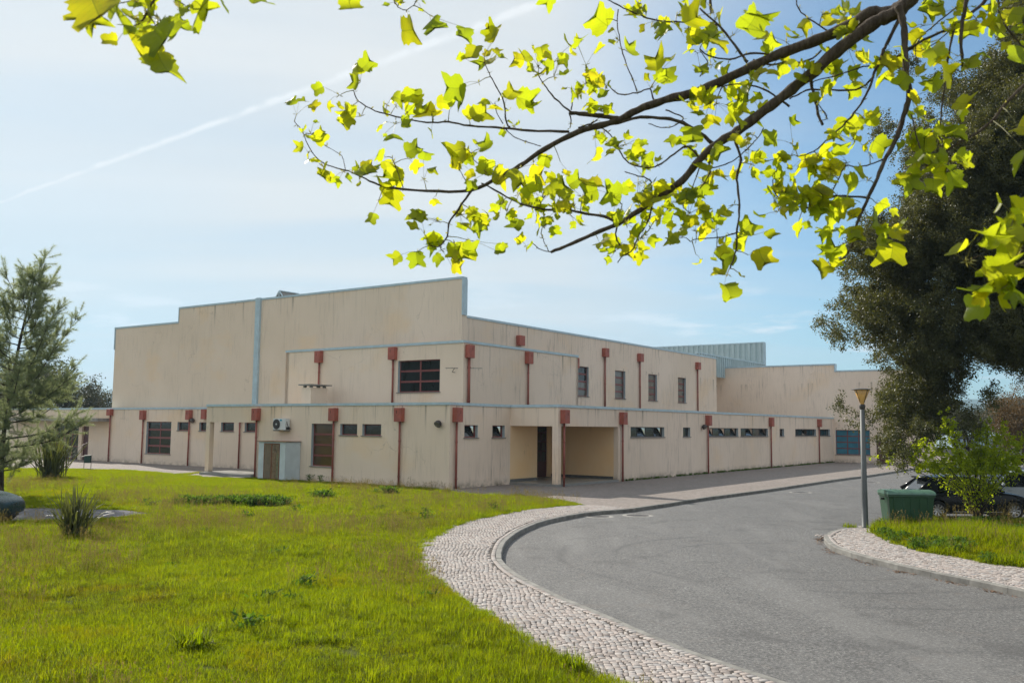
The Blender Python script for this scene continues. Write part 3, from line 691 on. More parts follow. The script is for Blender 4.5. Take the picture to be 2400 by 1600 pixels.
def window(axis, c, u0, u1, z0, z1, cols, rows, fm='frame_maroon', gm='glass', depth=0.16, fw=0.055, bar=0.07, open_=(), gms=None, sill=True, thin_v=False, name='window'):
    f = MB()
    D0, D1 = depth, depth + 0.05
    for a, b, p, q in ((u0, u1, z0, z0 + fw), (u0, u1, z1 - fw, z1), (u0, u0 + fw, z0 + fw, z1 - fw), (u1 - fw, u1, z0 + fw, z1 - fw)): bx(axis, c, a, b, p, q, D0, D1, f)
    W_ = (u1 - u0 - 2 * fw - (cols - 1) * bar * (0.7 if thin_v else 1)) / cols; bv = bar * (0.7 if thin_v else 1)
    H_ = (z1 - z0 - 2 * fw - (rows - 1) * bar) / rows
    for i in range(1, cols): s = u0 + fw + i * W_ + (i - 1) * bv; bx(axis, c, s, s + bv, z0 + fw, z1 - fw, D0 + 0.003, D1, f)
    for j in range(1, rows): s = z0 + fw + j * H_ + (j - 1) * bar; bx(axis, c, u0 + fw, u1 - fw, s, s + bar, D0 - 0.003, D1 - 0.01, f)
    fo = f.build(name, M_[fm], BLD)
    if sill:
        s = MB(); bx(axis, c, u0 - 0.06, u1 + 0.06, z0 - 0.045, z0 - 0.002, -0.06, depth + 0.02, s); so_ = s.build('sill', M_['sill_stone'], fo)
    for ja, jb in ((u1 - 0.004, u1), (u0, u0 + 0.004)):
        j_ = MB(); bx(axis, c, ja, jb, z0, z1, -0.001, depth, j_); j_.build('jamb', M_['jamb'], fo)
    k = 0
    for j in range(rows):
        for i in range(cols):
            a = u0 + fw + i * (W_ + bv); p = z0 + fw + j * (H_ + bar)
            g_ = MB(); mat = M_[(gms[k] if gms else gm)]
            if k in open_:       # hopper pane tipped inwards from its lower edge
                tl = H_ * math.tan(math.radians(26)); y0_ = D0 + 0.02
                def P(u, z, d): return (c + d, u, z) if axis == 'x' else (u, c + d, z)
                top = [P(a, p, y0_), P(a + W_, p, y0_), P(a + W_, p + H_ * 0.93, y0_ + tl), P(a, p + H_ * 0.93, y0_ + tl)]
                g_.poly(top); bk = [tuple(Vector(v) + Vector(P(0, 0, 0.012)) - Vector(P(0, 0, 0))) for v in top]; g_.poly(list(reversed(bk)))
                for e in range(4): g_.quad(top[(e + 1) % 4], top[e], bk[e], bk[(e + 1) % 4])
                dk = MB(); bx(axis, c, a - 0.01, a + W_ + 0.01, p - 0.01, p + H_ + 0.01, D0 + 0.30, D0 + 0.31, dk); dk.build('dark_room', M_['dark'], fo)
                fr = MB()
                for e0, e1 in ((0, 0.035), (1 - 0.035, 1)):
                    q = [Vector(top[0]).lerp(Vector(top[1]), e0), Vector(top[0]).lerp(Vector(top[1]), e1), Vector(top[3]).lerp(Vector(top[2]), e1), Vector(top[3]).lerp(Vector(top[2]), e0)]
                    dlt = Vector(P(0, 0, -0.006)) - Vector(P(0, 0, 0)); fb_ = MB(); fb_.poly([v + dlt for v in q]); fb_.build('sash_bar', M_[fm], fo)
            else:
                bx(axis, c, a, a + W_, p, p + H_, D0 + 0.02, D0 + 0.028, g_)
            g_.build('pane', mat, fo); k += 1
    return fo
def hopper_pipe(axis, c, u, ztop, zbot, pipe=True, bw=0.46, bh=0.69, bd=0.30, pw=0.055, joints=True, paint='pipe_metal'):
    p = MB()
    if pipe:
        pos = (c - 0.10, u) if axis == 'x' else (u, c - 0.10)
        p.tube([(pos[0], pos[1], ztop - bh), (pos[0], pos[1], zbot)], pw, 10)
        z = zbot + 0.45
        while z < ztop - bh - 0.2:
            p.tube([(pos[0], pos[1], z), (pos[0], pos[1], z + 0.06)], pw * 1.25, 10); z += 1.75
        o = p.build('downpipe', M_[paint], BLD, smooth=False)
        for f_ in o.data.polygons: f_.use_smooth = len(f_.vertices) == 4
    else: o = BLD
    b = MB(); bx(axis, c, u - bw / 2, u + bw / 2, ztop - bh, ztop, -bd, -0.002, b)
    h = b.build('rain_hopper', M_['red_metal'], o, bevel=0.008)
    s = MB(); bx(axis, c, u - 0.016 + 0.05, u + 0.016 + 0.05, ztop - bh * 0.42, ztop - bh * 0.18, -bd - 0.002, -bd + 0.004, s)
    if pipe: s.build('overflow_slot', M_['dark'], o)
def coping(axis, c, u0, u1, z, h=0.13, out=0.05, w=0.40, e0=0.0, e1=0.0, name='coping', step=3.2):
    n = max(1, round((u1 - u0) / step)); L_ = (u1 - u0) / n
    for i in range(n):
        a, b = u0 + i * L_ + (0.004 if i else -e0), u0 + (i + 1) * L_ - (0.004 if i < n - 1 else -e1)
        mb = MB(); bx(axis, c, a, b, z - h, z + 0.0, -out, w, mb); mb.build(name, M_['blue_metal'], BLD)
H = 4.12; HD = 3.04
SL, SR, SW = M_['stucco_left'], M_['stucco_right'], M_['stucco_warm']
# --- low front block, left face
holesL = [(7.85, 9.54, 0.79, HD), (6.14, 7.38, 2.46, HD), (4.46, 5.78, 2.46, HD)]
wall('x', 0, 0, 14.0, 0, H - 0.02, holesL, mat=SL)
window('x', 0, 7.85, 9.54, 0.79, HD, 1, 4, gm='glass_brown', bar=0.10)
window('x', 0, 6.14, 7.38, 2.46, HD, 1, 1); window('x', 0, 4.46, 5.78, 2.46, HD, 1, 1)
wall('x', 0, 14.0, 18.6, 3.07, H - 0.02, mat=SL, t=0.3)                       # beam over the side porch
wall('x', 0, 18.25, 18.6, 0, 3.07, mat=SL, t=0.30, name='column')
wall('y', 13.7, 0.3, 6.0, 0, H - 0.03, mat=SW, t=0.3)
wall('y', 18.3, 0.3, 6.0, 3.07, H - 0.03, mat=SL, t=0.3)
mb = MB(); mb.box(-0.34, 6.0, 14.0, 18.62, -0.02, 0.15); mb.box(-0.02, 6.0, 14.0, 18.6, 0.15, 0.17); mb.build('porch_floor', M_['tile_grey'], BLD)
coping('x', 0, 0, 18.6, H, e0=0.05, e1=0.0)
# recessed long left wall
holesRc = [(30.78, 33.82, 0.74, HD + 0.04), (28.69, 30.05, 2.47, HD + 0.03), (26.3, 27.52, 2.47, HD + 0.03), (23.73, 25.11, 2.45, HD + 0.03), (21.27, 22.6, 2.45, HD + 0.03), (41.56, 42.55, 0.0, 2.67), (43.02, 46.6, 0.0, 3.0)]
wall('x', 6.0, 14.0, 54, 0, H - 0.02, holesRc, mat=SL)
window('x', 6.0, 30.78, 33.82, 0.74, HD + 0.04, 2, 4, bar=0.14, thin_v=True)
for a, b in ((28.69, 30.05), (26.3, 27.52), (23.73, 25.11), (21.27, 22.6)): window('x', 6.0, a, b, 2.47, HD + 0.03, 1, 1)
d = MB(); d.box(6.16, 6.2, 41.56, 42.55, 0.02, 2.67); d.build('door', M_['door_maroon'], BLD)
window('x', 6.0, 43.02, 46.6, 0.05, 3.0, 3, 3, sill=False, name='glazed_entrance')
for yy in (39.0,): pass
mb = MB(); mb.box(5.05, 5.998, 38.75, 53, 3.06, 3.30); mb.build('canopy', M_['concrete'], BLD)
coping('x', 6.0, 18.63, 54, H, e1=0.0)
hopper_pipe('x', 6.0, 38.5, 4.02, 0, bh=0.50, bw=0.5)
hopper_pipe('x', 6.0, 34.15, 3.90, 0); hopper_pipe('x', 6.0, 28.55, 3.92, 0); hopper_pipe('x', 6.0, 23.0, 3.90, 0); hopper_pipe('x', 6.0, 26.78, 3.97, 0, pipe=False)
for u, zt in ((13.95, 3.87), (7.77, 3.87), (3.12, 3.86)): hopper_pipe('x', 0, u, zt, 0)
# --- right faces of the low block
wall('y', 0, 0.3, 5.0, 0, H - 0.02, [(1.12, 2.2, 2.43, HD), (3.42, 4.5, 2.43, HD)], mat=SR)
window('y', 0, 1.12, 2.2, 2.43, HD, 1, 1, fm='frame_maroon', open_=(0,)); window('y', 0, 3.42, 4.5, 2.43, HD, 1, 1, open_=(0,))
coping('y', 0, 0.42, 5.0, H)
hopper_pipe('y', 0, 0.40, 3.87, 0)
# corner porch
wall('x', 5.0, -2.95, 0, 3.03, H - 0.02, mat=SL, t=0.3)
wall('x', 5.0, -2.95, -2.60, 0.0, 3.03, mat=SR, t=0.3, name='column')
wall('y', -2.95, 5.3, 11.3, 3.03, H - 0.02, mat=SR)
wall('y', 0, 5.0, 7.55, 0, 3.03, mat=SW, t=0.2)
wall('x', 7.55, 0.2, 1.5, 0, 3.03, mat=SW, t=-0.2)
wall('y', 1.5, 7.55, 11.6, 0, 3.03, [(9.72, 10.86, 0.12, 3.0)], mat=SW, t=0.3)
wall('x', 11.3, -2.65, 1.5, 0, 3.03, mat=SW, t=0.3)
mb = MB(); mb.box(5.3, 11.6, -2.65, 1.8, 3.03, 3.2); mb.build('porch_ceiling', SW, BLD)
mb = MB(); mb.box(4.98, 11.3, -2.97, 1.5, 0.0, 0.12); mb.build('porch_floor', M_['tile_grey'], BLD)
for q in ((5.02, 7.54, -0.025, -0.002, 0.12, 0.27), (11.275, 11.298, -2.62, 1.48, 0.12, 0.27)): MB().box(*q).build('skirting', M_['skirting'], BLD)
dm = MB()
for a, b, p, q in ((9.72, 10.86, 2.62, 2.70), (9.72, 9.80, 0.12, 3.0), (10.78, 10.86, 0.12, 3.0), (9.8, 10.78, 0.12, 1.0), (9.8, 10.78, 1.55, 1.63), (9.8, 10.78, 2.1, 2.18), (9.8, 10.78, 2.93, 3.0), (10.25, 10.33, 1.0, 2.62)):
    dm.box(a, b, 1.56, 1.61, p, q)
dr = dm.build('door', M_['door_maroon'], BLD); gm_ = MB(); gm_.box(9.8, 10.78, 1.58, 1.59, 1.0, 2.95); gm_.build('pane', M_['glass'], dr)
coping('x', 5.0, -2.95, -0.06, H, e0=0.05, w=0.4); coping('y', -2.95, 5.42, 52.7, H)
# long right wall
hr = [(12.74, 17.11, 2.45, 3.04), (19.81, 20.9, 2.45, 3.04), (23.9, 29.15, 2.45, 3.03), (29.61, 35.27, 2.44, 3.03), (37.95, 39.0, 2.43, 3.02), (41.77, 47.4, 2.44, 3.02), (48.26, 51.57, 2.43, 3.02)]
wall('y', -2.95, 11.3, 52.7, 0, H - 0.02, hr, mat=SR)
nc = [4, 1, 5, 4, 1, 5, 3]; op = [(1, 3), (), (0, 2, 4), (1, 3), (0,), (2,), ()]
for h_, n_, o_ in zip(hr, nc, op): window('y', -2.95, *h_, n_, 1, fm='frame_grey', gm='glass', open_=o_, bar=0.05, gms=None)
for u, zt in ((5.42, 3.86), (11.62, 3.85), (23.55, 3.86), (35.7, 3.88), (48.0, 3.9)): hopper_pipe('y', -2.95, u, zt, 0)
# roofs of the low block
mb = MB(); mb.box(0.3, 6.7, 0.3, 18.3, 3.7, 3.85); mb.box(6.3, 20, 18.3, 54, 3.7, 3.852); mb.box(5.3, 52.7, -2.65, 4.6, 3.7, 3.845); mb.build('flat_roof', M_['concrete'], BLD)
# --- first-floor block on the corner
wall('x', 3.57, 2.05, 15.9, 3.85, 7.47, [(3.64, 6.65, 4.80, 6.55)], mat=SL)
window('x', 3.57, 3.64, 6.65, 4.80, 6.55, 2, 3, bar=0.10)
wall('y', 2.05, 3.87, 15.2, 3.85, 7.47, mat=SR)
wall('x', 15.2, 2.05, 4.6, 3.85, 7.47, mat=SR, t=-0.3)
wall('y', 15.9, 3.57, 6.7, 3.85, 7.47, mat=SL, t=-0.3)
coping('x', 3.57, 2.05, 15.9, 7.49, e0=0.05); coping('y', 2.05, 3.99, 15.2, 7.49)
mb = MB(); mb.box(3.87, 15.2, 2.35, 4.6, 7.1, 7.2); mb.box(3.87, 6.7, 4.6, 15.6, 7.1, 7.195); mb.build('flat_roof', M_['concrete'], BLD)
hopper_pipe('x', 3.57, 12.85, 7.32, 3.85); hopper_pipe('x', 3.57, 6.95, 7.30, 3.85)
hopper_pipe('y', 2.05, 3.93, 7.26, 3.85, pw=0.075); hopper_pipe('y', 2.05, 9.5, 7.29, 3.85)
# --- hall
wall('x', 6.6, 4.6, 31.27, 3.85, 11.46, mat=SL, t=0.38); wall('x', 6.6, 31.27, 39.5, 3.85, 10.42, mat=SL, t=0.38)
coping('x', 6.6, 4.6, 31.27, 11.53, e0=0.03, out=0.04, w=0.42); coping('x', 6.6, 31.29, 39.5, 10.47, out=0.04, w=0.42)
for q in ((6.56, 7.02, 31.27, 31.33, 10.47, 11.53), (6.56, 7.0, 4.53, 4.595, 9.32, 11.40)): MB().box(*q).build('end_trim', M_['blue_metal'], BLD)
mb = MB(); mb.box(6.44, 6.598, 22.05, 22.5, 3.85, 11.56); mb.box(6.42, 6.60, 22.03, 22.52, 7.55, 7.62); mb.build('cover_strip', M_['blue_metal'], BLD)
mb = MB(); mb.box(6.54, 6.6, 39.45, 39.56, 8.7, 10.47); mb.build('corner_trim', M_['blue_metal'], BLD)
hw = [(19.45, 20.86, 5.11, 7.15), (24.64, 26.22, 5.11, 7.15), (29.97, 31.5, 5.11, 7.16), (35.34, 36.9, 5.10, 7.16)]
wall('y', 4.6, 6.98, 43.4, 3.85, 9.26, hw, mat=SR)
for i, h_ in enumerate(hw):
    window('y', 4.6, *h_, 1, 4, gms=['glass_blind', 'glass_blind', 'glass', 'glass'] if i == 0 else ['glass_blind'] * 4, bar=0.12)
coping('y', 4.6, 7.05, 43.4, 9.32, out=0.04)
wall('x', 43.4, 4.9, 39.5, 3.85, 9.3, mat=SR, t=-0.3); wall('y', 39.5, 6.98, 43.1, 3.85, 9.3, mat=SL, t=-0.3)
mb = MB(); mb.box(6.98, 43.1, 4.9, 39.2, 8.9, 9.02); mb.build('flat_roof', M_['concrete'], BLD)
for u in (23.0, 28.4, 39.1): hopper_pipe('y', 4.6, u, 8.62, 3.85, bh=0.62, bw=0.56, pw=0.06)
hopper_pipe('y', 4.6, 12.3, 8.60, 3.85, bh=0.62, bw=0.56, pipe=False); hopper_pipe('y', 4.6, 18.9, 7.66, 3.85, bh=0.69)
# --- far wing
WX = 52.7
y0_, zt0 = on_x(WX, 1955, 852); _, zt1 = on_x(WX, 1955, 868); bw0, bz0 = on_x(WX, 1958, 1006.3); bw1, bz1 = on_x(WX, 2040, 1067.5)
dy0, _ = on_x(WX, 2055, 1085); dy1, _ = on_x(WX, 2084, 1085)
WE = on_x(WX, 2150, 1080)[0]; WQ = on_y(WE, 2192, 1070)[0]
wall('x', WX, WE, 12.0, -0.1, zt1 - 0.05, [(bw1, bw0, 0.72, 2.98), (dy1, dy0, -0.1, 2.4)], mat=SR)
wall('x', WX, y0_, 12.0, zt1 - 0.05, zt0 - 0.05, mat=SR)
coping('x', WX, y0_, 12.0, zt0, out=0.04, w=0.5); coping('x', WX, WE, y0_ - 0.02, zt1, out=0.04, w=0.5)
mb = MB(); mb.box(WX - 0.05, WX + 0.5, y0_ - 0.09, y0_ - 0.002, zt1 - 0.12, zt0); mb.build('end_trim', M_['blue_metal'], BLD)
window('x', WX, bw1, bw0, 0.72, 2.98, 3, 4, gm='glass_blue', bar=0.08)
mb = MB(); mb.box(WX + 0.12, WX + 0.16, dy1, dy0, -0.05, 2.4); dd = mb.build('door', M_['door_maroon'], BLD)
wall('y', WE, WX + 0.3, WQ, -0.1, zt1 - 0.05, mat=SR); wall('y', 12.0, WX, 75, -0.1, zt0 - 0.1, mat=SR, t=-0.3)
mb = MB(); mb.box(WX + 0.3, WQ, WE + 0.3, 11.7, zt1 - 0.6, zt1 - 0.5); mb.build('flat_roof', M_['concrete'], BLD)
# ribbed roof monitor behind the hall
def ribbed(axis, c, u0, u1, z0, z1, pitch, name):
    """trapezoid-profile sheet"""
    mb = MB(); u = u0; pts = []
    while u < u1 - 1e-6:
        for du, d in ((0, 0), (0.35, 0), (0.42, -0.12), (0.88, -0.12)): pts.append((min(u1, u + du * pitch), d))
        u += pitch
    pts.append((u1, 0))
    for (a, da), (b, db) in zip(pts, pts[1:]):
        if b - a < 1e-6: continue
        P = (lambda u_, z_, d_: (c + d_, u_, z_)) if axis == 'x' else (lambda u_, z_, d_: (u_, c + d_, z_))
        mb.quad(P(a, z0, da), P(a, z1, da), P(b, z1, db), P(b, z0, db)) if axis == 'x' else mb.quad(P(a, z0, da), P(b, z0, db), P(b, z1, db), P(a, z1, da))
    return mb.build(name, M_['corrugated'], BLD)
YB = 7.6; xb0, zb = on_y(YB, 1683, 836); xb1, _ = on_y(YB, 1791, 855); ml, mz = on_x(xb1, 1787, 804)
ribbed('y', YB, 46.0, xb1, 8.0, zb, 0.55, 'ribbed_panel'); ribbed('x', xb1 - 0.1, YB, 30.0, 8.0, mz, 0.62, 'ribbed_panel')
mb = MB(); mb.box(46, xb1 - 0.12, YB + 0.1, 30, 8.6, 8.7); mb.box(xb1 - 0.09, xb1 + 0.35, YB, 30, 7.5, mz - 0.01); mb.build('monitor_core', M_['concrete'], BLD)
mb = MB(); mb.box(46, xb1, YB - 0.12, YB + 0.2, zb, zb + 0.12); mb.box(xb1 - 0.18, xb1 + 0.4, YB - 0.05, 30, mz, mz + 0.12); mb.box(xb1 - 0.18, xb1 + 0.4, YB - 0.08, YB - 0.005, 8.0, mz); mb.build('monitor_trim', M_['blue_metal'], BLD)
# chimney-like vent on the low roof, with its slab
cx0, cz = on_x(1.5, 729, 907.6); cx1, _ = on_x(1.5, 707.5, 907.6)
mb = MB(); mb.box(1.5, 2.75, cx0, cx1, 3.8, cz); ch = mb.build('vent_stack', SL, BLD)
mb = MB()
for a in (1.55, 2.55):
    for b in (cx0 + 0.05, cx1 - 0.2): mb.box(a, a + 0.14, b, b + 0.14, cz, cz + 0.12)
mb.build('slab_leg', M_['concrete'], ch)
mb = MB(); mb.box(1.34, 2.95, cx0 - 0.16, cx1 + 0.12, cz + 0.12, cz + 0.19); mb.build('cap_slab', M_['concrete'], ch)
# small gabled skylight behind the parapet
sy0, sz0 = on_x(14, 668, 704); sy1, _ = on_x(14, 640, 704); sy, sz = on_x(14, 654.5, 681)
sk = MB(); a_, b_ = min(sy0, sy1), max(sy0, sy1)
for yy, zz, y2, z2 in ((a_, 9.0, a_, sz0), (b_, 9.0, b_, sz0), (a_, sz0, sy, sz), (b_, sz0, sy, sz), (a_, sz0, b_, sz0), (sy, sz0, sy, sz)):
    sk.tube([(14, yy, zz), (14, y2, z2)], 0.05, 6); sk.tube([(16, yy, zz), (16, y2, z2)], 0.05, 6)
sk.tube([(14, sy, sz), (16, sy, sz)], 0.05, 6)
s_o = sk.build('skylight_frame', M_['blue_metal'], BLD)
sg = MB(); sg.quad((14, a_, sz0), (16, a_, sz0), (16, sy, sz - 0.04), (14, sy, sz - 0.04)); sg.quad((14, sy, sz - 0.04), (16, sy, sz - 0.04), (16, b_, sz0), (14, b_, sz0)); sg.build('pane', M_['glass_blind'], s_o)

# --- things fixed to the walls
def onb(name, **k):   # an empty carrying the building's frame
    return empty(name, A0, ANG, **k)
ac = empty('air_conditioner', loc2w(-0.42, 11.69, 2.64), ANG, label='white wall-mounted air conditioning unit above the wire-door cabinet', cat='air conditioner')
mb = MB(); mb.box(0.02, 0.34, -0.50, 0.50, 0.03, 0.66); mb.build('casing', M_['white_paint'], ac, bevel=0.02)
mb = MB(); mb.tube([(0.016, 0.20, 0.35), (-0.004, 0.20, 0.35)], 0.275, 28); fg = mb.build('fan_grille', M_['frame_grey'], ac)
mb = MB()
for r in (0.10, 0.16, 0.22, 0.27):
    ring = [(-0.012, 0.20 + r * math.cos(t), 0.35 + r * math.sin(t)) for t in np.linspace(0, 2 * math.pi, 25)]
    mb.tube(ring, 0.006, 4)
for t in np.linspace(0, 2 * math.pi, 9)[:-1]: mb.tube([(-0.012, 0.20, 0.35), (-0.012, 0.20 + 0.27 * math.cos(t), 0.35 + 0.27 * math.sin(t))], 0.004, 4)
mb.build('grille_wire', M_['galv'], fg)
mb = MB(); mb.tube([(-0.02, 0.20, 0.35), (-0.006, 0.20, 0.35)], 0.05, 14); mb.build('fan_hub', M_['white_paint'], fg)
mb = MB(); mb.box(0.012, 0.022, -0.22, -0.06, 0.52, 0.61); mb.build('badge', simple('badge_blue', (0.02, 0.30, 0.45), 0.4), ac)
mb = MB(); mb.box(0.0, 0.42, -0.46, -0.40, -0.02, 0.028); mb.box(0.0, 0.42, 0.40, 0.46, -0.02, 0.028); mb.build('bracket', M_['galv'], ac)
mb = MB(); mb.tube([(0.12, -0.505, 0.5), (0.1, -0.56, 0.38), (0.18, -0.57, 0.2), (0.3, -0.55, 0.12), (0.41, -0.54, 0.1)], 0.018, 6); mb.box(0.08, 0.3, -0.55, -0.502, 0.06, 0.2); mb.build('hose', M_['black_plastic'], ac)

cb = empty('gas_cabinet', loc2w(-0.02, 10.35, 0), ANG, label='pale blue cabinet with rusty wire doors below the air conditioner', cat='cabinet')
mb = MB(); mb.box(-1.30, -1.22, 0.0, 2.25, 0, 0.01)
mb = MB()
cw, cd, chh = 2.15, 1.05, 2.05
mb.box(-cd, 0, 0, 0.05, 0.02, chh); mb.box(-cd, 0, cw - 0.05, cw, 0.02, chh); mb.box(-cd, -cd + 0.04, 0.05, 0.43, 0.02, chh - 0.08); mb.box(-cd, -cd + 0.04, cw - 0.43, cw - 0.05, 0.02, chh - 0.08); mb.box(-cd, -cd + 0.05, 0.05, cw - 0.05, chh - 0.08, chh)
mb.build('body', M_['cabinet_blue'], cb)
mb = MB(); mb.box(-cd - 0.08, 0, -0.06, cw + 0.06, chh, chh + 0.03); mb.build('top_plate', M_['rust'], cb)
mb = MB(); mb.box(-cd + 0.35, -0.02, 0.1, cw - 0.1, 0.03, 0.06); mb.box(-0.06, -0.02, 0.1, cw - 0.1, 0.06, chh); mb.build('inner_back', M_['dark'], cb)
for k, yy in enumerate((0.62, 1.02, 1.45)):
    mb = MB(); mb.lathe([(0, 0.05), (0.17, 0.05), (0.18, 0.2), (0.18, 1.25), (0.12, 1.42), (0.05, 1.46), (0.05, 1.6), (0, 1.6)], 14, c=(-0.55, yy, 0)); 
    go = mb.build('gas_bottle', M_['green_inner'] if k < 2 else M_['rust'], None, smooth=True); go.location = loc2w(-0.02, 10.35, 0.0); go.rotation_euler = (0, 0, ANG)
    tag(go, ['green gas bottle at the corner-side end of the wire-door cabinet', 'green gas bottle behind the middle of the wire doors', 'rusty gas bottle in the wire-door cabinet, the only one not green'][k], 'gas bottle', 'gas bottles inside the wire-door cabinet')
for s in (0, 1):
    a, b = (0.45, cw / 2 - 0.01) if s == 0 else (cw / 2 + 0.01, cw - 0.45)
    fr = MB(); X0, X1 = -cd - 0.02, -cd + 0.015
    fr.box(X0, X1, a, a + 0.035, 0.06, chh - 0.1); fr.box(X0, X1, b - 0.035, b, 0.06, chh - 0.1); fr.box(X0, X1, a + 0.035, b - 0.035, 0.06, 0.10); fr.box(X0, X1, a + 0.035, b - 0.035, chh - 0.14, chh - 0.1)
    dd = fr.build('wire_door', M_['rust'], cb)
    ms = MB(); z = 0.14
    while z < chh - 0.16: ms.box(X0 + 0.006, X0 + 0.014, a + 0.03, b - 0.03, z, z + 0.012); z += 0.062
    y = a + 0.08
    while y < b - 0.05: ms.box(X0 + 0.015, X0 + 0.022, y, y + 0.010, 0.1, chh - 0.14); y += 0.075
    ms.build('wire_mesh', simple('mesh_wire', (0.55, 0.42, 0.27), 0.7, var=0.4, scale=10), dd)

def flood(x, y, z, face, label):
    e = empty('wall_lamp', loc2w(x, y, z), ANG + (0 if face == 'x' else math.pi / 2), label=label, cat='lamp', group='bowl lamps on the outside walls')
    mb = MB(); mb.tube([(0, 0, 0), (-0.14, 0, -0.02), (-0.2, 0, 0.0)], 0.035, 8); mb.build('arm', M_['frame_grey'], e)
    d = Vector((-0.75, 0, -0.65)).normalized(); q = d.to_track_quat('Z', 'Y').to_matrix().to_4x4(); c = Vector((-0.14, 0, 0.03))
    mb = MB(); mb.lathe([(0.0, -0.10), (0.10, -0.08), (0.155, 0.0), (0.185, 0.14), (0.175, 0.15)], 18); me = mb.mesh('shade', M_['frame_grey'], True); me.transform(Matrix.Translation(c) @ q); link('shade', me, e)
    mb = MB(); mb.lathe([(0.174, 0.135), (0.12, 0.16), (0.0, 0.165)], 18); me = mb.mesh('lens', M_['glass_blind'], True); me.transform(Matrix.Translation(c) @ q); link('lens', me, e)
flood(-0.002, 0.58, 3.10, 'x', 'grey bowl lamp near the corner between two tall downpipes')
flood(5.998, 28.12, 3.20, 'x', 'grey bowl lamp on the recessed wall beside a red hopper')
flood(22.75, -2.952, 3.10, 'y', 'grey bowl lamp between the single small window and a red downpipe')
an = empty('antenna', loc2w(3.57, 2.15, 5.8), ANG, label='thin wire antenna sticking out at the corner of the upper storey', cat='antenna')
mb = MB(); mb.tube([(-0.02, 0.45, 0.0), (-0.25, 0.45, 0.02), (-0.25, 0.30, 0.20)], 0.018, 6); mb.build('bracket', M_['iron'], an)
mb = MB(); mb.tube([(-0.45, 0.75, 0.22), (0.9, -0.65, 0.24)], 0.016, 6)
for k in range(7): mb.tube([(-0.40 + k * 0.2, 0.70 - k * 0.2, 0.22), (-0.40 + k * 0.2 + 0.02, 0.70 - k * 0.2 + 0.02, 0.30 if k % 2 else 0.14)], 0.006, 4)
mb.build('rod', M_['galv'], an)

# concrete apron along the left wall
mb = MB(); a = [loc2w(-0.55, -0.55), loc2w(0, -0.55), loc2w(0, 13.6), loc2w(-0.55, 13.6)]
mb.poly([(p.x, p.y, 0.014) for p in reversed(a)] if False else [(p.x, p.y, 0.014) for p in a]); ap = mb.build('concrete_path', M_['concrete']); tag(ap, kind='structure')
if ap.data.polygons[0].normal.z < 0: ap.data.flip_normals()

# ------------------------------------------------------------------ street furniture
lp = ground(2028, 1236)
lamp = empty('street_lamp', lp, 0, label='tall grey street lamp with amber cone head on the island tip', cat='street lamp')
mb = MB(); mb.lathe([(0, 0), (0.11, 0), (0.11, 0.02), (0.095, 0.03), (0.088, 1.0), (0.068, 3.72), (0, 3.72)], 16); mb.build('post', M_['galv'], lamp, smooth=True)
mb = MB(); mb.lathe([(0.066, 3.62), (0.09, 3.70), (0.095, 3.74), (0.07, 3.80)], 16); mb.build('collar', M_['iron'], lamp, smooth=True)
mb = MB(); mb.lathe([(0.06, 3.80), (0.08, 3.87), (0.235, 4.24), (0.23, 4.245), (0.0, 4.245)], 24); mb.build('cone_diffuser', M_['lamp_glass'], lamp, smooth=True)
mb = MB(); mb.lathe([(0.0, 4.20), (0.035, 4.19), (0.035, 3.80)], 8)
for k in range(4):
    a = k * math.pi / 2 + 0.4; mb.tube([(0.085 * math.cos(a), 0.085 * math.sin(a), 3.85), (0.245 * math.cos(a), 0.245 * math.sin(a), 4.25)], 0.009, 5)
mb.build('ribs', M_['iron'], lamp)
mb = MB(); mb.lathe([(0, 4.29), (0.15, 4.285), (0.30, 4.262), (0.315, 4.253), (0.30, 4.246), (0, 4.246)], 28); mb.build('cap_disc', M_['galv'], lamp, smooth=True)

# wheeled waste container
bp = at(2126, 1235, 28.3); bp.z = -0.13
wc = empty('waste_container', bp, math.radians(-4), label='green plastic wheeled waste container behind the long grass', cat='waste container')
def frustum(mb, x0, x1, y0, y1, z0, X0, X1, Y0, Y1, z1, m=0):
    a = [(x0, y0, z0), (x1, y0, z0), (x1, y1, z0), (x0, y1, z0)]; b = [(X0, Y0, z1), (X1, Y0, z1), (X1, Y1, z1), (X0, Y1, z1)]
    mb.poly(list(reversed(a)), m); mb.poly(b, m)
    for k in range(4): n = (k + 1) % 4; mb.quad(a[k], a[n], b[n], b[k], m)
mb = MB(); frustum(mb, -0.66, 0.66, -0.40, 0.40, 0.18, -0.74, 0.74, -0.50, 0.50, 1.18); mb.build('body', M_['bin_green'], wc, bevel=0.02)
mb = MB(); mb.box(-0.775, 0.775, -0.535, 0.535, 1.16, 1.235); mb.build('rim', M_['bin_green'], wc, bevel=0.015)
for k, x in enumerate((-0.55, -0.28, 0.0, 0.28, 0.55)):
    mb = MB(); frustum(mb, x - 0.02, x + 0.02, -0.415 - .0, -0.39, 0.22, x - 0.02, x + 0.02, -0.515, -0.48, 1.15); mb.build('rib', M_['bin_green'], wc)
mb = MB()
n = 10
for i in range(n):
    a0, a1 = math.pi * i / n, math.pi * (i + 1) / n
    y0, y1 = -0.56 * math.cos(a0), -0.56 * math.cos(a1); z0, z1 = 1.24 + 0.13 * math.sin(a0) ** 0.8, 1.24 + 0.13 * math.sin(a1) ** 0.8
    mb.quad((-0.79, y0, z0), (0.79, y0, z0), (0.79, y1, z1), (-0.79, y1, z1))
for s in (-0.79, 0.79): mb.poly([(s, -0.56 * math.cos(math.pi * i / n), 1.24 + 0.13 * math.sin(math.pi * i / n) ** 0.8) for i in range(n + 1)][::(1 if s < 0 else -1)])
lid = mb.build('lid', M_['bin_lid'], wc)
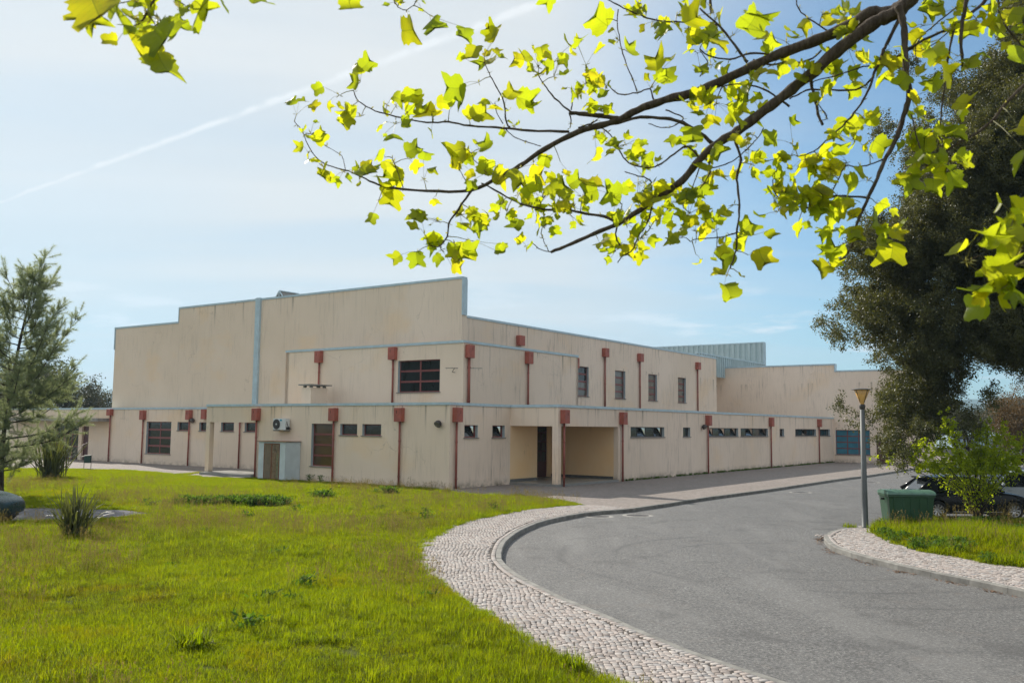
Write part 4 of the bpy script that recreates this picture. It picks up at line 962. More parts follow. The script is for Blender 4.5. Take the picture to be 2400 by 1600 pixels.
for x in (-0.4, 0.0, 0.4):
    mb = MB()
    for i in range(n):
        a0, a1 = math.pi * i / n, math.pi * (i + 1) / n
        y0, y1 = -0.57 * math.cos(a0), -0.57 * math.cos(a1); z0, z1 = 1.248 + 0.137 * math.sin(a0) ** 0.8, 1.248 + 0.137 * math.sin(a1) ** 0.8
        mb.quad((x - 0.03, y0, z0), (x + 0.03, y0, z0), (x + 0.03, y1, z1), (x - 0.03, y1, z1))
    mb.build('lid_rib', M_['bin_lid'], lid)
for s in (-1, 1):
    mb = MB(); mb.tube([(s * 0.74, 0, 1.08), (s * 0.84, 0, 1.08)], 0.035, 10); mb.build('trunnion', M_['black_plastic'], wc)
for x in (-0.52, 0.52):
    for y in (-0.3, 0.3):
        mb = MB(); mb.tube([(x - 0.025, y, 0.10), (x + 0.025, y, 0.10)], 0.10, 14); mb.build('wheel', M_['rubber'], wc)
wc.scale = (0.90, 0.88, 0.97)
# small litter bin on legs by the left entrance
lb = empty('litter_bin', ground(204.5, 1099), 0.1, label='small green litter bin on two legs near the glazed entrance', cat='litter bin')
mb = MB(); mb.box(-0.19, 0.19, -0.15, 0.15, 0.40, 0.86); mb.build('body', simple('litter_green', (0.015, 0.05, 0.045), 0.5), lb, bevel=0.02)
mb = MB(); mb.box(-0.21, 0.21, -0.17, 0.17, 0.862, 0.90); mb.build('rim', M_['galv'], lb)
for s in (-1, 1):
    mb = MB(); mb.tube([(s * 0.215, 0, 0), (s * 0.215, 0, 0.8)], 0.018, 6); mb.build('leg', M_['iron'], lb)

# manhole covers
for k, (px, py, r, lab) in enumerate([(1403, 1210, 0.40, 'dark round manhole cover nearest the curved kerb'), (1495, 1207.5, 0.42, 'pale ringed manhole cover beside the kerb bend'),
        (1876, 1153.5, 0.42, 'manhole cover in the road in front of the fourth red downpipe'), (2040, 1130, 0.42, 'manhole cover seen beside the lamp post'), (2130, 1115, 0.42, 'farthest manhole cover, behind the dark car')]):
    p = ground(px, py, ROAD_Z); p.z = ROAD_Z + 0.002
    e = empty('manhole_cover', p, 0, label=lab, cat='manhole cover', group='manhole covers in the road')
    mb = MB(); mb.lathe([(r + 0.14, 0.0), (r + 0.12, 0.006), (r, 0.008), (r - 0.01, 0.0)], 28); mb.build('frame_ring', M_['concrete'], e)
    mb = MB(); mb.lathe([(r - 0.02, 0.0), (r - 0.02, 0.010), (r * 0.6, 0.011), (r * 0.58, 0.006), (r * 0.3, 0.006), (r * 0.28, 0.011), (0, 0.011)], 28); mb.build('lid', M_['iron'], e)

# ------------------------------------------------------------------ cars
def boolean_cut(o, cutters):
    for c in cutters:
        m = o.modifiers.new('cut', 'BOOLEAN'); m.operation = 'DIFFERENCE'; m.object = c; m.solver = 'EXACT'
    dg = bpy.context.evaluated_depsgraph_get(); dg.update()
    me = bpy.data.meshes.new_from_object(o.evaluated_get(dg)); old = o.data; o.modifiers.clear(); o.data = me
    for c in cutters: bpy.data.objects.remove(c)
def car(name, loc, rz, paintm, S, **k):
    """S: stations (x, z_sill, z_belt, half_w, z_roof or None, half_w_roof); x grows towards the nose"""
    root = empty(name, loc, rz, **k)
    st = S['st']; mb = MB()
    def sec(x, zs, zb, w): # lower body half section
        return [(x, -w * 0.86, zs), (x, -w * 0.97, zs + 0.10), (x, -w, zs + (zb - zs) * 0.45), (x, -w * 0.985, zs + (zb - zs) * 0.75), (x, -w * 0.93, zb - 0.01), (x, -w * 0.80, zb + 0.02), (x, -w * 0.4, zb + 0.05), (x, 0, zb + 0.06)]
    rows = []
    for x, zs, zb, w in st:
        h = sec(x, zs, zb, w); rows.append(h + [(a, -b, c) for a, b, c in reversed(h[:-1])])
    base = 0; nn = len(rows[0])
    for r in rows: mb.v += r
    for i in range(len(rows) - 1):
        for j in range(nn - 1):
            a = i * nn + j; mb.f.append((a, a + 1, a + nn + 1, a + nn)); mb.m.append(0)
        mb.f.append((i * nn + nn - 1, i * nn, (i + 1) * nn, (i + 1) * nn + nn - 1)); mb.m.append(0)
    mb.f.append(tuple(range(nn))); mb.m.append(0); mb.f.append(tuple((len(rows) - 1) * nn + j for j in reversed(range(nn)))); mb.m.append(0)
    body = mb.build('body', paintm, root)
    bm_ = body.data; 
    import bmesh
    b = bmesh.new(); b.from_mesh(bm_); bmesh.ops.recalc_face_normals(b, faces=b.faces); b.to_mesh(bm_); b.free()
    ss = body.modifiers.new('s', 'SUBSURF'); ss.levels = 2; ss.render_levels = 2
    dg = bpy.context.evaluated_depsgraph_get(); dg.update(); me = bpy.data.meshes.new_from_object(body.evaluated_get(dg)); body.modifiers.clear(); body.data = me
    cut = []
    for wx in S['wheels']:
        c = MB(); c.tube([(wx, -1.2, S['r'] + 0.0), (wx, -0.55, S['r'])], S['r'] + 0.055, 32); o = c.build('c', paintm); o.parent = root; cut.append(o)
        c = MB(); c.tube([(wx, 1.2, S['r']), (wx, 0.55, S['r'])], S['r'] + 0.055, 32); o = c.build('c', paintm); o.parent = root; cut.append(o)
    for c in cut:
        b = bmesh.new(); b.from_mesh(c.data); bmesh.ops.recalc_face_normals(b, faces=b.faces); b.to_mesh(c.data); b.free()
    boolean_cut(body, cut)
    body.data.polygons.foreach_set('use_smooth', [True] * len(body.data.polygons)); body.data.update()
    em = body.modifiers.new('edge', 'EDGE_SPLIT'); em.split_angle = math.radians(38)
    # inner arches
    mb = MB()
    for wx in S['wheels']: mb.tube([(wx, -0.56, S['r'] + 0.02), (wx, 0.56, S['r'] + 0.02)], S['r'] + 0.05, 20)
    mb.box(st[1][0] + 0.2, st[-2][0] - 0.2, -0.70, 0.70, S['st'][3][1] - 0.02, S['st'][3][1] + 0.3); mb.build('underbody', M_['black_plastic'], root)
    # greenhouse: roof shell, pillars and glass
    G_ = S['gh']  # list of (x_base, z_base, x_top, z_top) bottom/top outline points from rear to front: rear glass base, rear roof, front roof, windscreen base
    rb, rt, ft, fb = G_['rb'], G_['rt'], G_['ft'], G_['fb']; wb, wt = G_['wb'], G_['wt']
    roofm = MB(); n = 8
    def roofz(x): t = (x - rt[0]) / (ft[0] - rt[0]); return rt[1] * (1 - t) + ft[1] * t + 0.07 * math.sin(math.pi * min(1, max(0, t)))
    for i in range(n):
        x0, x1 = rt[0] + (ft[0] - rt[0]) * i / n, rt[0] + (ft[0] - rt[0]) * (i + 1) / n
        ys = [-wt, -wt * 0.9, -wt * 0.5, 0, wt * 0.5, wt * 0.9, wt]; zs = [-0.05, 0.0, 0.025, 0.035, 0.025, 0, -0.05]
        for j in range(6): roofm.quad((x0, ys[j], roofz(x0) + zs[j]), (x1, ys[j], roofz(x1) + zs[j]), (x1, ys[j + 1], roofz(x1) + zs[j + 1]), (x0, ys[j + 1], roofz(x0) + zs[j + 1]))
    # pillars as slim tapered bars
    for s in (-1, 1):
        roofm.tube([(rb[0], s * wb, rb[1]), (rt[0], s * wt, roofz(rt[0]) - 0.05)], [G_.get('cp', 0.07), 0.05], 6)
        roofm.tube([(fb[0], s * wb, fb[1]), (ft[0], s * wt, roofz(ft[0]) - 0.05)], [0.04, 0.035], 6)
        xm = (rt[0] + ft[0]) / 2; roofm.tube([(xm + 0.05, s * wb * 0.99, rb[1]), (xm, s * wt, roofz(xm) - 0.05)], 0.035, 6)
        roofm.tube([(rt[0] + (ft[0] - rt[0]) * i / n, s * wt * 1.0, roofz(rt[0] + (ft[0] - rt[0]) * i / n) - 0.05) for i in range(n + 1)], 0.035, 6)
        if 'qx' in G_:   # solid rear quarter
            roofm.poly([(rb[0], s * (wb + 0.005), rb[1]), (G_['qx'], s * (wb + 0.005), rb[1]), (G_['qx'] + 0.08, s * (wt + 0.01), roofz(rt[0]) - 0.06), (rt[0], s * (wt + 0.01), roofz(rt[0]) - 0.06)])
    if 'spoiler' in G_: roofm.box(rt[0] - G_['spoiler'], rt[0] + 0.1, -wt * 0.92, wt * 0.92, roofz(rt[0]) - 0.05, roofz(rt[0]) + 0.02)
    roofm.build('roof', paintm, root, smooth=True)
    for s in (-1, 1):
        g_ = MB(); x_q = G_.get('qx', rb[0]); pts = [(x_q, s * (wb - 0.01), rb[1] - 0.02), (fb[0] - 0.05, s * (wb - 0.01), fb[1] - 0.02)] + [(ft[0] + (rt[0] - ft[0]) * i / 6, s * (wt - 0.01), roofz(ft[0] + (rt[0] - ft[0]) * i / 6) - 0.06) for i in range(7)]
        g_.poly(pts if s < 0 else list(reversed(pts))); g_.build('side_window', M_['car_glass'], root)
    g_ = MB(); g_.quad((fb[0], -wb, fb[1] - 0.02), (fb[0], wb, fb[1] - 0.02), (ft[0], wt, roofz(ft[0]) - 0.02), (ft[0], -wt, roofz(ft[0]) - 0.02)); g_.build('windscreen', M_['car_glass'], root)
    g_ = MB(); g_.quad((rb[0], wb, rb[1] - 0.02), (rb[0], -wb, rb[1] - 0.02), (rt[0], -wt, roofz(rt[0]) - 0.03), (rt[0], wt, roofz(rt[0]) - 0.03)); g_.build('rear_window', M_['car_glass'], root)
    for wx in S['wheels']:
        for s in (-1, 1):
            r = S['r']; yo = s * S['track']
            w = MB(); pr = [(r * 0.66, -0.10), (r * 0.93, -0.105), (r, -0.07), (r, 0.07), (r * 0.93, 0.105), (r * 0.66, 0.10), (r * 0.62, 0.02)]
            w.lathe(pr, 28); me = w.mesh('wheel', M_['rubber'], True); me.transform(Matrix.Translation((wx, yo, r)) @ Matrix.Rotation(math.pi / 2, 4, 'X')); wo = link('wheel', me, root)
            w = MB(); w.lathe([(r * 0.66, 0.095), (r * 0.60, 0.09), (r * 0.60, -0.02), (r * 0.645, -0.02)], 28)
            nsp = S.get('spokes', 9)
            for q in range(nsp):
                a = 2 * math.pi * q / nsp; ca, sa = math.cos(a), math.sin(a)
                def pp(rad, off, z): return (rad * ca - off * sa, rad * sa + off * ca, z)
                w.quad(pp(r * 0.10, -0.022, 0.06), pp(r * 0.62, -0.030, 0.082), pp(r * 0.62, 0.030, 0.082), pp(r * 0.10, 0.022, 0.06))
                w.quad(pp(r * 0.10, 0.022, 0.06), pp(r * 0.62, 0.030, 0.082), pp(r * 0.62, 0.030, 0.05), pp(r * 0.10, 0.022, 0.03)); w.quad(pp(r * 0.62, -0.030, 0.082), pp(r * 0.10, -0.022, 0.06), pp(r * 0.10, -0.022, 0.03), pp(r * 0.62, -0.030, 0.05))
            w.lathe([(r * 0.16, 0.05), (r * 0.14, 0.075), (0, 0.08)], 14)
            me = w.mesh('rim', M_['alloy'], True); me.transform(Matrix.Translation((wx, yo, r)) @ Matrix.Rotation(math.pi / 2 * (1 if s < 0 else -1), 4, 'X')); link('rim', me, wo)
            w = MB(); w.lathe([(r * 0.6, 0.0), (0, 0.0)], 20); me = w.mesh('brake_disc', M_['black_plastic']); me.transform(Matrix.Translation((wx, yo, r)) @ Matrix.Rotation(math.pi / 2 * (1 if s < 0 else -1), 4, 'X')); link('brake_disc', me, wo)
    for s in (-1, 1):
        m_ = MB(); m_.lathe([(0, -0.08), (0.06, -0.07), (0.085, 0), (0.06, 0.07), (0, 0.08)], 12); me = m_.mesh('mirror', paintm, True)
        me.transform(Matrix.Translation((fb[0] - 0.42, s * (wb + 0.14), fb[1] + 0.08)) @ Matrix.Diagonal((0.7, 1.3, 1, 1))); link('mirror', me, root)
        m_ = MB(); m_.tube([(fb[0] - 0.4, s * (wb - 0.02), fb[1] + 0.02), (fb[0] - 0.42, s * (wb + 0.1), fb[1] + 0.06)], 0.02, 6); m_.build('mirror_arm', M_['black_plastic'], root)
        w_ = max(q[3] for q in st)
        for hx in S['handles']:
            m_ = MB(); m_.box(hx - 0.09, hx + 0.09, s * (w_ * 0.955), s * (w_ * 1.0), 0.80, 0.835); m_.build('door_handle', M_['alloy'] if S.get('chrome') else paintm, root, bevel=0.008)
        if S.get('strip'):
            m_ = MB(); m_.box(S['wheels'][0] + 0.52, S['wheels'][1] - 0.45, s * (w_ * 0.975), s * (w_ * 1.003), 0.265, 0.285); m_.build('sill_trim', M_['alloy'], root)
    nx = st[-1][0]; fr = S['light']
    for s in (-1, 1):
        m_ = MB(); m_.lathe([(0, -0.06), (0.075, -0.04), (0.09, 0), (0.07, 0.05), (0, 0.06)], 14); me = m_.mesh('headlight', M_['white_paint'], True)
        me.transform(Matrix.Translation(fr) @ Matrix.Translation((0, 0, 0)) if False else Matrix.Translation((fr[0], s * fr[1], fr[2])) @ Matrix.Rotation(math.radians(-25), 4, 'Y') @ Matrix.Diagonal((2.2, 0.9, 0.9, 1))); link('headlight', me, root)
    t_ = S['tail']
    for s in (-1, 1):
        m_ = MB(); m_.box(t_[0] - 0.03, t_[0] + 0.16, s * (t_[1] - 0.1), s * (t_[1] + 0.015), t_[2], t_[2] + 0.16); m_.build('tail_light', simple('tail_red', (0.30, 0.01, 0.01), 0.2), root, bevel=0.02)
    return root
HATCH = dict(st=[(-2.10, 0.42, 0.88, 0.66), (-2.04, 0.30, 0.94, 0.80), (-1.75, 0.22, 0.96, 0.875), (-0.9, 0.20, 0.95, 0.90), (0.2, 0.20, 0.94, 0.90), (0.85, 0.20, 0.95, 0.90), (1.35, 0.20, 0.90, 0.88), (1.85, 0.22, 0.78, 0.82), (2.10, 0.26, 0.64, 0.70), (2.18, 0.34, 0.54, 0.55)],
    wheels=(-1.38, 1.32), r=0.325, track=0.79, spokes=9, handles=(-0.55, 0.35), chrome=False, strip=True, light=(1.92, 0.66, 0.64), tail=(-2.08, 0.72, 0.72),
    gh=dict(rb=(-1.98, 0.97), rt=(-1.45, 1.44), ft=(0.25, 1.43), fb=(1.02, 0.97), wb=0.82, wt=0.60, qx=-1.32, cp=0.09, spoiler=0.25))
dk = at(2201, 1190, 32.9)
car('parked_hatchback', Vector((dk.x + 1.38, 32.9 + 0.9, ROAD_Z)), math.radians(-1), M_['car_black'], HATCH, label='black hatchback parked side-on behind the young bright green tree', cat='car')
SV = dict(HATCH); SV['strip'] = False; SV['handles'] = (-0.6, 0.3)
SV['gh'] = dict(rb=(-1.95, 0.97), rt=(-1.5, 1.46), ft=(0.15, 1.48), fb=(1.05, 0.97), wb=0.82, wt=0.60, qx=-1.5, cp=0.08)
sv = at(2312, 1110, 37.0)
car('parked_car', Vector((sv.x + 1.05, 37.5, ROAD_Z)), math.radians(180), M_['car_silver'], SV, label='silver-blue car parked behind the black hatchback', cat='car')
GC = dict(HATCH); GC['strip'] = False; GC['spokes'] = 7; GC['r'] = 0.30; GC['wheels'] = (-1.25, 1.50)
GC['light'] = (1.80, 0.66, 0.64)
gp = at(57, 1200, 26.6)
car('parked_green_car', Vector((gp.x - 2.85, 26.6 + 0.8, 0.0)), 0, M_['car_teal'], GC, label='dark green car whose nose shows beside the smaller flax clump', cat='car')

# ------------------------------------------------------------------ vegetation helpers
def unit(v): return v / (np.linalg.norm(v, axis=-1, keepdims=True) + 1e-9)
def leaf_cloud(C, size, asp=0.45, updown=None, rng=NP, fold=0.25):
    """C (n,3) centres -> V,F of folded diamond leaves"""
    n = len(C); d = unit(rng.normal(size=(n, 3))); 
    if updown is not None: d = unit(d + updown)
    e = rng.normal(size=(n, 3)); s = unit(np.cross(d, e)); nn = np.cross(d, s)
    S = (size * rng.uniform(0.65, 1.25, n))[:, None]
    a = C - d * S * 0.5; b = C + d * S * 0.5; l = C + s * S * asp * 0.5 + nn * S * fold * 0.3; r = C - s * S * asp * 0.5 + nn * S * fold * 0.3
    V = np.stack([a, l, b, r], 1).reshape(-1, 3); i = np.arange(n)[:, None] * 4
    F = np.concatenate([i + np.array([[0, 1, 2]]), i + np.array([[0, 2, 3]])], 0)
    return V, F
def sprays(centres, radii, n_spray, n_leaf, length, spread, rng, out_from=None, shell=0.5):
    """leafy twigs inside blobs; returns leaf centres, per-leaf tone, twig segments"""
    w = radii ** 2; w = w / w.sum(); k = rng.choice(len(centres), n_spray, p=w)
    u = unit(rng.normal(size=(n_spray, 3))); rr = rng.uniform(shell, 1.0, n_spray) ** 0.6
    base = centres[k] + u * (radii[k] * rr)[:, None] * np.array([1, 1, 0.85])
    ax = unit(u + rng.normal(size=(n_spray, 3)) * 0.6 + np.array([0, 0, 0.15]))
    t = rng.uniform(-0.3, 1, (n_spray, n_leaf)); L_ = length * rng.uniform(0.6, 1.3, n_spray)
    P = base[:, None, :] + ax[:, None, :] * (t * L_[:, None])[:, :, None] + rng.normal(size=(n_spray, n_leaf, 3)) * spread
    tone = np.repeat(np.clip(rng.normal(0.5, 0.25, n_spray), 0, 1), n_leaf)
    tw = [(base[i] - ax[i] * L_[i] * 0.6, base[i] + ax[i] * L_[i]) for i in range(0, n_spray, 3)]
    return P.reshape(-1, 3), tone, tw
def twigs_mesh(name, segs, r, mat, parent):
    A = np.array([s[0] for s in segs]); B = np.array([s[1] for s in segs]); d = unit(B - A); e = unit(np.cross(d, np.array([0.3, 0.2, 1.0]))); f = np.cross(d, e)
    V = []
    for k in range(3):
        a = 2 * math.pi * k / 3; V.append(A + (e * math.cos(a) + f * math.sin(a)) * r)
    V.append(B); V = np.stack(V, 1).reshape(-1, 3); i = np.arange(len(A))[:, None] * 4
    F = np.concatenate([i + np.array([[0, 1, 3]]), i + np.array([[1, 2, 3]]), i + np.array([[2, 0, 3]])], 0)
    o = link(name, arr_mesh(name, V, F, mat), parent); o['kind'] = 'stuff'; return o
def limb(pts, r0, r1, n=8, wob=0.0, rnd=R_):
    P = smooth_line([Vector(p) for p in pts], 5); m = len(P)
    return [p + Vector((rnd.uniform(-wob, wob), rnd.uniform(-wob, wob), rnd.uniform(-wob, wob))) for p in P], [r0 + (r1 - r0) * (i / (m - 1)) ** 0.8 for i in range(m)]

def scatter(name, pts, scales, src_meshes, mat, label_kind='stuff', seed=0, parent=None, tilt=0.12):
    """one object: points with grass tufts instanced by geometry nodes"""
    coll = bpy.data.collections.new(name + '_source')
    for i, me in enumerate(src_meshes):
        o = bpy.data.objects.new(name + '_source', me); coll.objects.link(o)
    me = bpy.data.meshes.new(name); me.vertices.add(len(pts)); me.vertices.foreach_set('co', np.asarray(pts, np.float32).ravel())
    a = me.attributes.new('sc', 'FLOAT', 'POINT'); a.data.foreach_set('value', np.asarray(scales, np.float32))
    me.update(); o = link(name, me, parent); o['kind'] = 'stuff'
    ng = bpy.data.node_groups.new(name, 'GeometryNodeTree'); ng.interface.new_socket('Geometry', in_out='INPUT', socket_type='NodeSocketGeometry'); ng.interface.new_socket('Geometry', in_out='OUTPUT', socket_type='NodeSocketGeometry')
    gi_ = ng.nodes.new('NodeGroupInput'); go_ = ng.nodes.new('NodeGroupOutput'); ip = ng.nodes.new('GeometryNodeInstanceOnPoints'); ci = ng.nodes.new('GeometryNodeCollectionInfo')
    ci.inputs['Collection'].default_value = coll; ci.inputs['Separate Children'].default_value = True; ci.inputs['Reset Children'].default_value = True; ip.inputs['Pick Instance'].default_value = True
    m2p = ng.nodes.new('GeometryNodeMeshToPoints'); na = ng.nodes.new('GeometryNodeInputNamedAttribute'); na.data_type = 'FLOAT'; na.inputs['Name'].default_value = 'sc'
    rr = ng.nodes.new('FunctionNodeRandomValue'); rr.data_type = 'FLOAT_VECTOR'; rr.inputs[0].default_value = (-tilt, -tilt, 0); rr.inputs[1].default_value = (tilt, tilt, 6.283)
    ri = ng.nodes.new('FunctionNodeRandomValue'); ri.data_type = 'INT'; ri.inputs[4].default_value = 0; ri.inputs[5].default_value = len(src_meshes) - 1; ri.inputs['Seed'].default_value = 3
    ng.links.new(gi_.outputs[0], m2p.inputs[0]); ng.links.new(m2p.outputs[0], ip.inputs['Points']); ng.links.new(ci.outputs[0], ip.inputs['Instance']); ng.links.new(rr.outputs[0], ip.inputs['Rotation']); ng.links.new(na.outputs[0], ip.inputs['Scale']); ng.links.new(ri.outputs[2], ip.inputs['Instance Index']); ng.links.new(ip.outputs[0], go_.inputs[0])
    m = o.modifiers.new('scatter', 'NODES'); m.node_group = ng
    return o

# ---- big dark evergreen oak on the right
def oak():
    root = empty('evergreen_oak', (20.2, 31.5, ROAD_Z), 0, label='huge dark evergreen oak towering behind the street lamp and container', cat='tree')
    O = Vector(root.location); rng = np.random.default_rng(21)
    blobs = []
    left = [(-60, 2330), (100, 2290), (150, 2175), (250, 2150), (300, 2130), (350, 2090), (400, 2060), (480, 2000), (600, 1985), (700, 2000), (770, 1975), (830, 2035), (900, 2050), (960, 2052), (1000, 2085)]
    low = [(2040, 1010), (2110, 1045), (2180, 985), (2240, 905), (2300, 870), (2420, 880), (2600, 900)]
    def xl(y): return np.interp(y, [a for a, b in left], [b for a, b in left])
    def yl(x): return np.interp(x, [a for a, b in low], [b for a, b in low])
    gaps = [(2115, 480, 30), (2385, 462, 22), (2195, 645, 26), (2250, 735, 20), (2110, 500, 26), (2245, 545, 14)]
    tries = 0
    while len(blobs) < 620 and tries < 30000:
        tries += 1
        x = 1960 + 900 * rng.uniform() ** 1.35; y = rng.uniform(-300, 1040); r = rng.uniform(42, 92)
        Y = rng.uniform(28.9, 37.5)
        if x < xl(y) + r * 0.85 or y > yl(x) - r * 0.7: continue
        if any(math.hypot(x - a, y - b) < r * 0.45 + c * 0.7 for a, b, c in gaps): continue
        # taper depth towards the outline so that the crown is rounded
        edge = min(1, (x - xl(y)) / 420); 
        if abs(Y - 33) > 4.6 * math.sqrt(max(0.08, edge)): continue
        p = at(x, y, Y); blobs.append((p.x, p.y, p.z, r / FPX * Y))
    # low hanging sprays at the left outline
    for (x, y, r) in [(1940, 765, 20), (1966, 958, 10), (1985, 968, 12), (1975, 790, 24), (2024, 985, 20), (1990, 620, 26), (2010, 560, 26), (1965, 700, 18), (2075, 300, 24), (2120, 150, 22), (2100, 1055, 30), (2135, 1065, 22), (2230, 955, 26), (2310, 925, 20), (2270, 985, 26), (2160, 1020, 34), (2095, 1020, 34)]:
        for q in range(2):
            Y = rng.uniform(30, 32.5); p = at(x + rng.normal() * 6, y + rng.normal() * 6, Y); blobs.append((p.x, p.y, p.z, r / FPX * Y))
    B = np.array(blobs); C = B[:, :3] - np.array(O); Rr = B[:, 3]
    print('oak blobs', len(C))
    P, tone, tw = sprays(C, Rr, 36000, 1, 0.30, 0.05, rng, shell=0.1)
    src = []
    for k in range(8):
        r2 = np.random.default_rng(300 + k); n = 110; t = r2.uniform(-0.5, 1, n); ax = unit(r2.normal(size=3)); side = r2.normal(size=(n, 3)); Q = ax * t[:, None] * 0.30 + side * 0.085
        V, F = leaf_cloud(Q, 0.074, 0.55, rng=r2); src.append(arr_mesh('oak_spray', V, F, M_['oak_leaf'], np.repeat(np.clip(r2.normal(0.45, 0.22) + r2.normal(0, 0.15, n), 0, 1), 4)))
    scatter('crown', P, rng.uniform(0.75, 1.25, len(P)), src, None, parent=root, tilt=1.5)
    twigs_mesh('twigs', tw, 0.008, M_['bark_dark'], root)
    t = MB(); P_, R2 = limb([(0, 0, -0.2), (0.15, 0, 1.4), (0, 0.1, 3.0), (-0.1, 0.2, 6.2)], 0.55, 0.38); t.tube(P_, R2, 14)
    trunk = t.build('trunk', M_['bark_dark'], root, smooth=True)
    idx = [i for i in rng.choice(len(C), 120, replace=False) if C[i][2] > 8.0][:36]
    for k, i in enumerate(idx):
        c = Vector(C[i]) * 0.9; s = Vector((-0.1, 0.1, 4.6 + rng.uniform(0, 1.4))); mid = s.lerp(c, 0.5) + Vector((0, 0, -0.25 + 0.1 * (c - s).length)); b = MB(); p2, r2 = limb([s, mid, c], 0.05 + 0.012 * (c - s).length, 0.02); b.tube(p2, r2, 6); b.build('bough', M_['bark_dark'], root, smooth=True)
oak()

# ---- generic distant tree
def far_tree(name, base, h, r, mat, seed, label, cat='tree', group=None, n=1500, leaf=0.14, trunk_h=0.35, squash=0.8, blobs=26):
    root = empty(name, base, 0, label=label, cat=cat, group=group); rng = np.random.default_rng(seed)
    u = unit(rng.normal(size=(blobs, 3))); C = u * (rng.uniform(0.35, 0.78, blobs)[:, None]) * np.array([r, r, h * (1 - trunk_h) * 0.5]); C[:, 2] += h * (trunk_h + (1 - trunk_h) * 0.52)
    Rr = rng.uniform(0.22, 0.42, blobs) * r
    P, tone, tw = sprays(C, Rr, n // 12, 12, leaf * 4, leaf * 0.9, rng, shell=0.2)
    V, F = leaf_cloud(P, leaf, 0.6, rng=rng); o = link('crown', arr_mesh('crown', V, F, mat, np.repeat(tone, 4)), root); o['kind'] = 'stuff'
    t = MB(); P_, R2 = limb([(0, 0, -0.3), (0.1 * r, 0, h * trunk_h), (0, 0.05 * r, h * 0.65)], h * 0.028, h * 0.010); t.tube(P_, R2, 8); t.build('trunk', M_['bark_dark'], root, smooth=True)
    for i in range(0, blobs, 2):
        c = Vector(C[i]); s = Vector((0, 0, h * trunk_h * 0.95)); b = MB(); p2, r2 = limb([s, s.lerp(c, 0.55) + Vector((0, 0, -0.05 * h)), c], h * 0.012, h * 0.003); b.tube(p2, r2, 5); b.build('bough', M_['bark_dark'], root)
    return root
# behind the left end of the building
def put(px, Y, z=0): p = at(px, 990, Y); return (p.x, Y, z)
far_tree('broad_tree', put(95, 92, -0.3), 9.6, 4.6, M_['far_leaf'], 31, 'rounded dark tree over the roof beside the pine', group='trees behind the low roof', n=14000, leaf=0.22)
far_tree('broad_tree', put(168, 96, -0.3), 8.2, 3.4, M_['far_leaf'], 32, 'middle tree over the low roof with loose crown', group='trees behind the low roof', n=10000, leaf=0.20)
far_tree('broad_tree', put(232, 110, -0.3), 6.9, 3.4, M_['far_leaf'], 33, 'lowest tree over the roof, touching the tall hall wall', group='trees behind the low roof', n=8000, leaf=0.2)
far_tree('broad_tree', put(20, 88, -0.3), 8.4, 4.4, M_['far_leaf'], 34, 'tree almost hidden behind the pine', group='trees behind the low roof', n=9000, leaf=0.22)
far_tree('broad_tree', (-47, 40.5, -0.3), 12.5, 5.0, M_['far_leaf'], 35, 'large dark tree standing far off beside the parking ground, mirrored in the upper window', n=22000, leaf=0.34)
far_tree('broad_tree', (-60, 16, -0.3), 12, 6.0, M_['far_leaf'], 36, 'rounded dark tree standing far off behind the parking ground', n=16000, leaf=0.34)
# right side, seen below the oak
far_tree('brown_tree', put(2395, 62, -0.3), 6.3, 2.7, M_['brown_leaf'], 41, 'brownish young-leaved tree above the silver-blue car', n=26000, leaf=0.10, trunk_h=0.22)
far_tree('leaning_tree', put(2262, 58, -0.3), 5.0, 1.7, M_['far_leaf'], 42, 'thin leaning tree under the oak before the pale blue shed', n=3600, leaf=0.11, trunk_h=0.45)
for k, (px, Y, h, r, lab) in enumerate([(2175, 120, 8.5, 4.2, 'dark tree nearest the far cream wing'), (2215, 135, 7.8, 4.5, 'dark tree between the cream wing and the pale blue shed'), (2250, 150, 6.6, 4.5, 'low dark tree just behind the pale blue shed'),
        (2300, 158, 7.0, 5.0, 'wide dark tree behind the pale blue shed roof'), (2345, 150, 8.0, 4.6, 'tall dark tree past the end of the pale blue shed'), (2385, 140, 8.5, 5.0, 'dark tree behind the brownish tree')]):
    far_tree('dark_tree', put(px, Y, -0.3), h, r, M_['far_leaf'], 50 + k, lab, group='dark trees in front of the blue hill', n=7000, leaf=0.26, trunk_h=0.15)

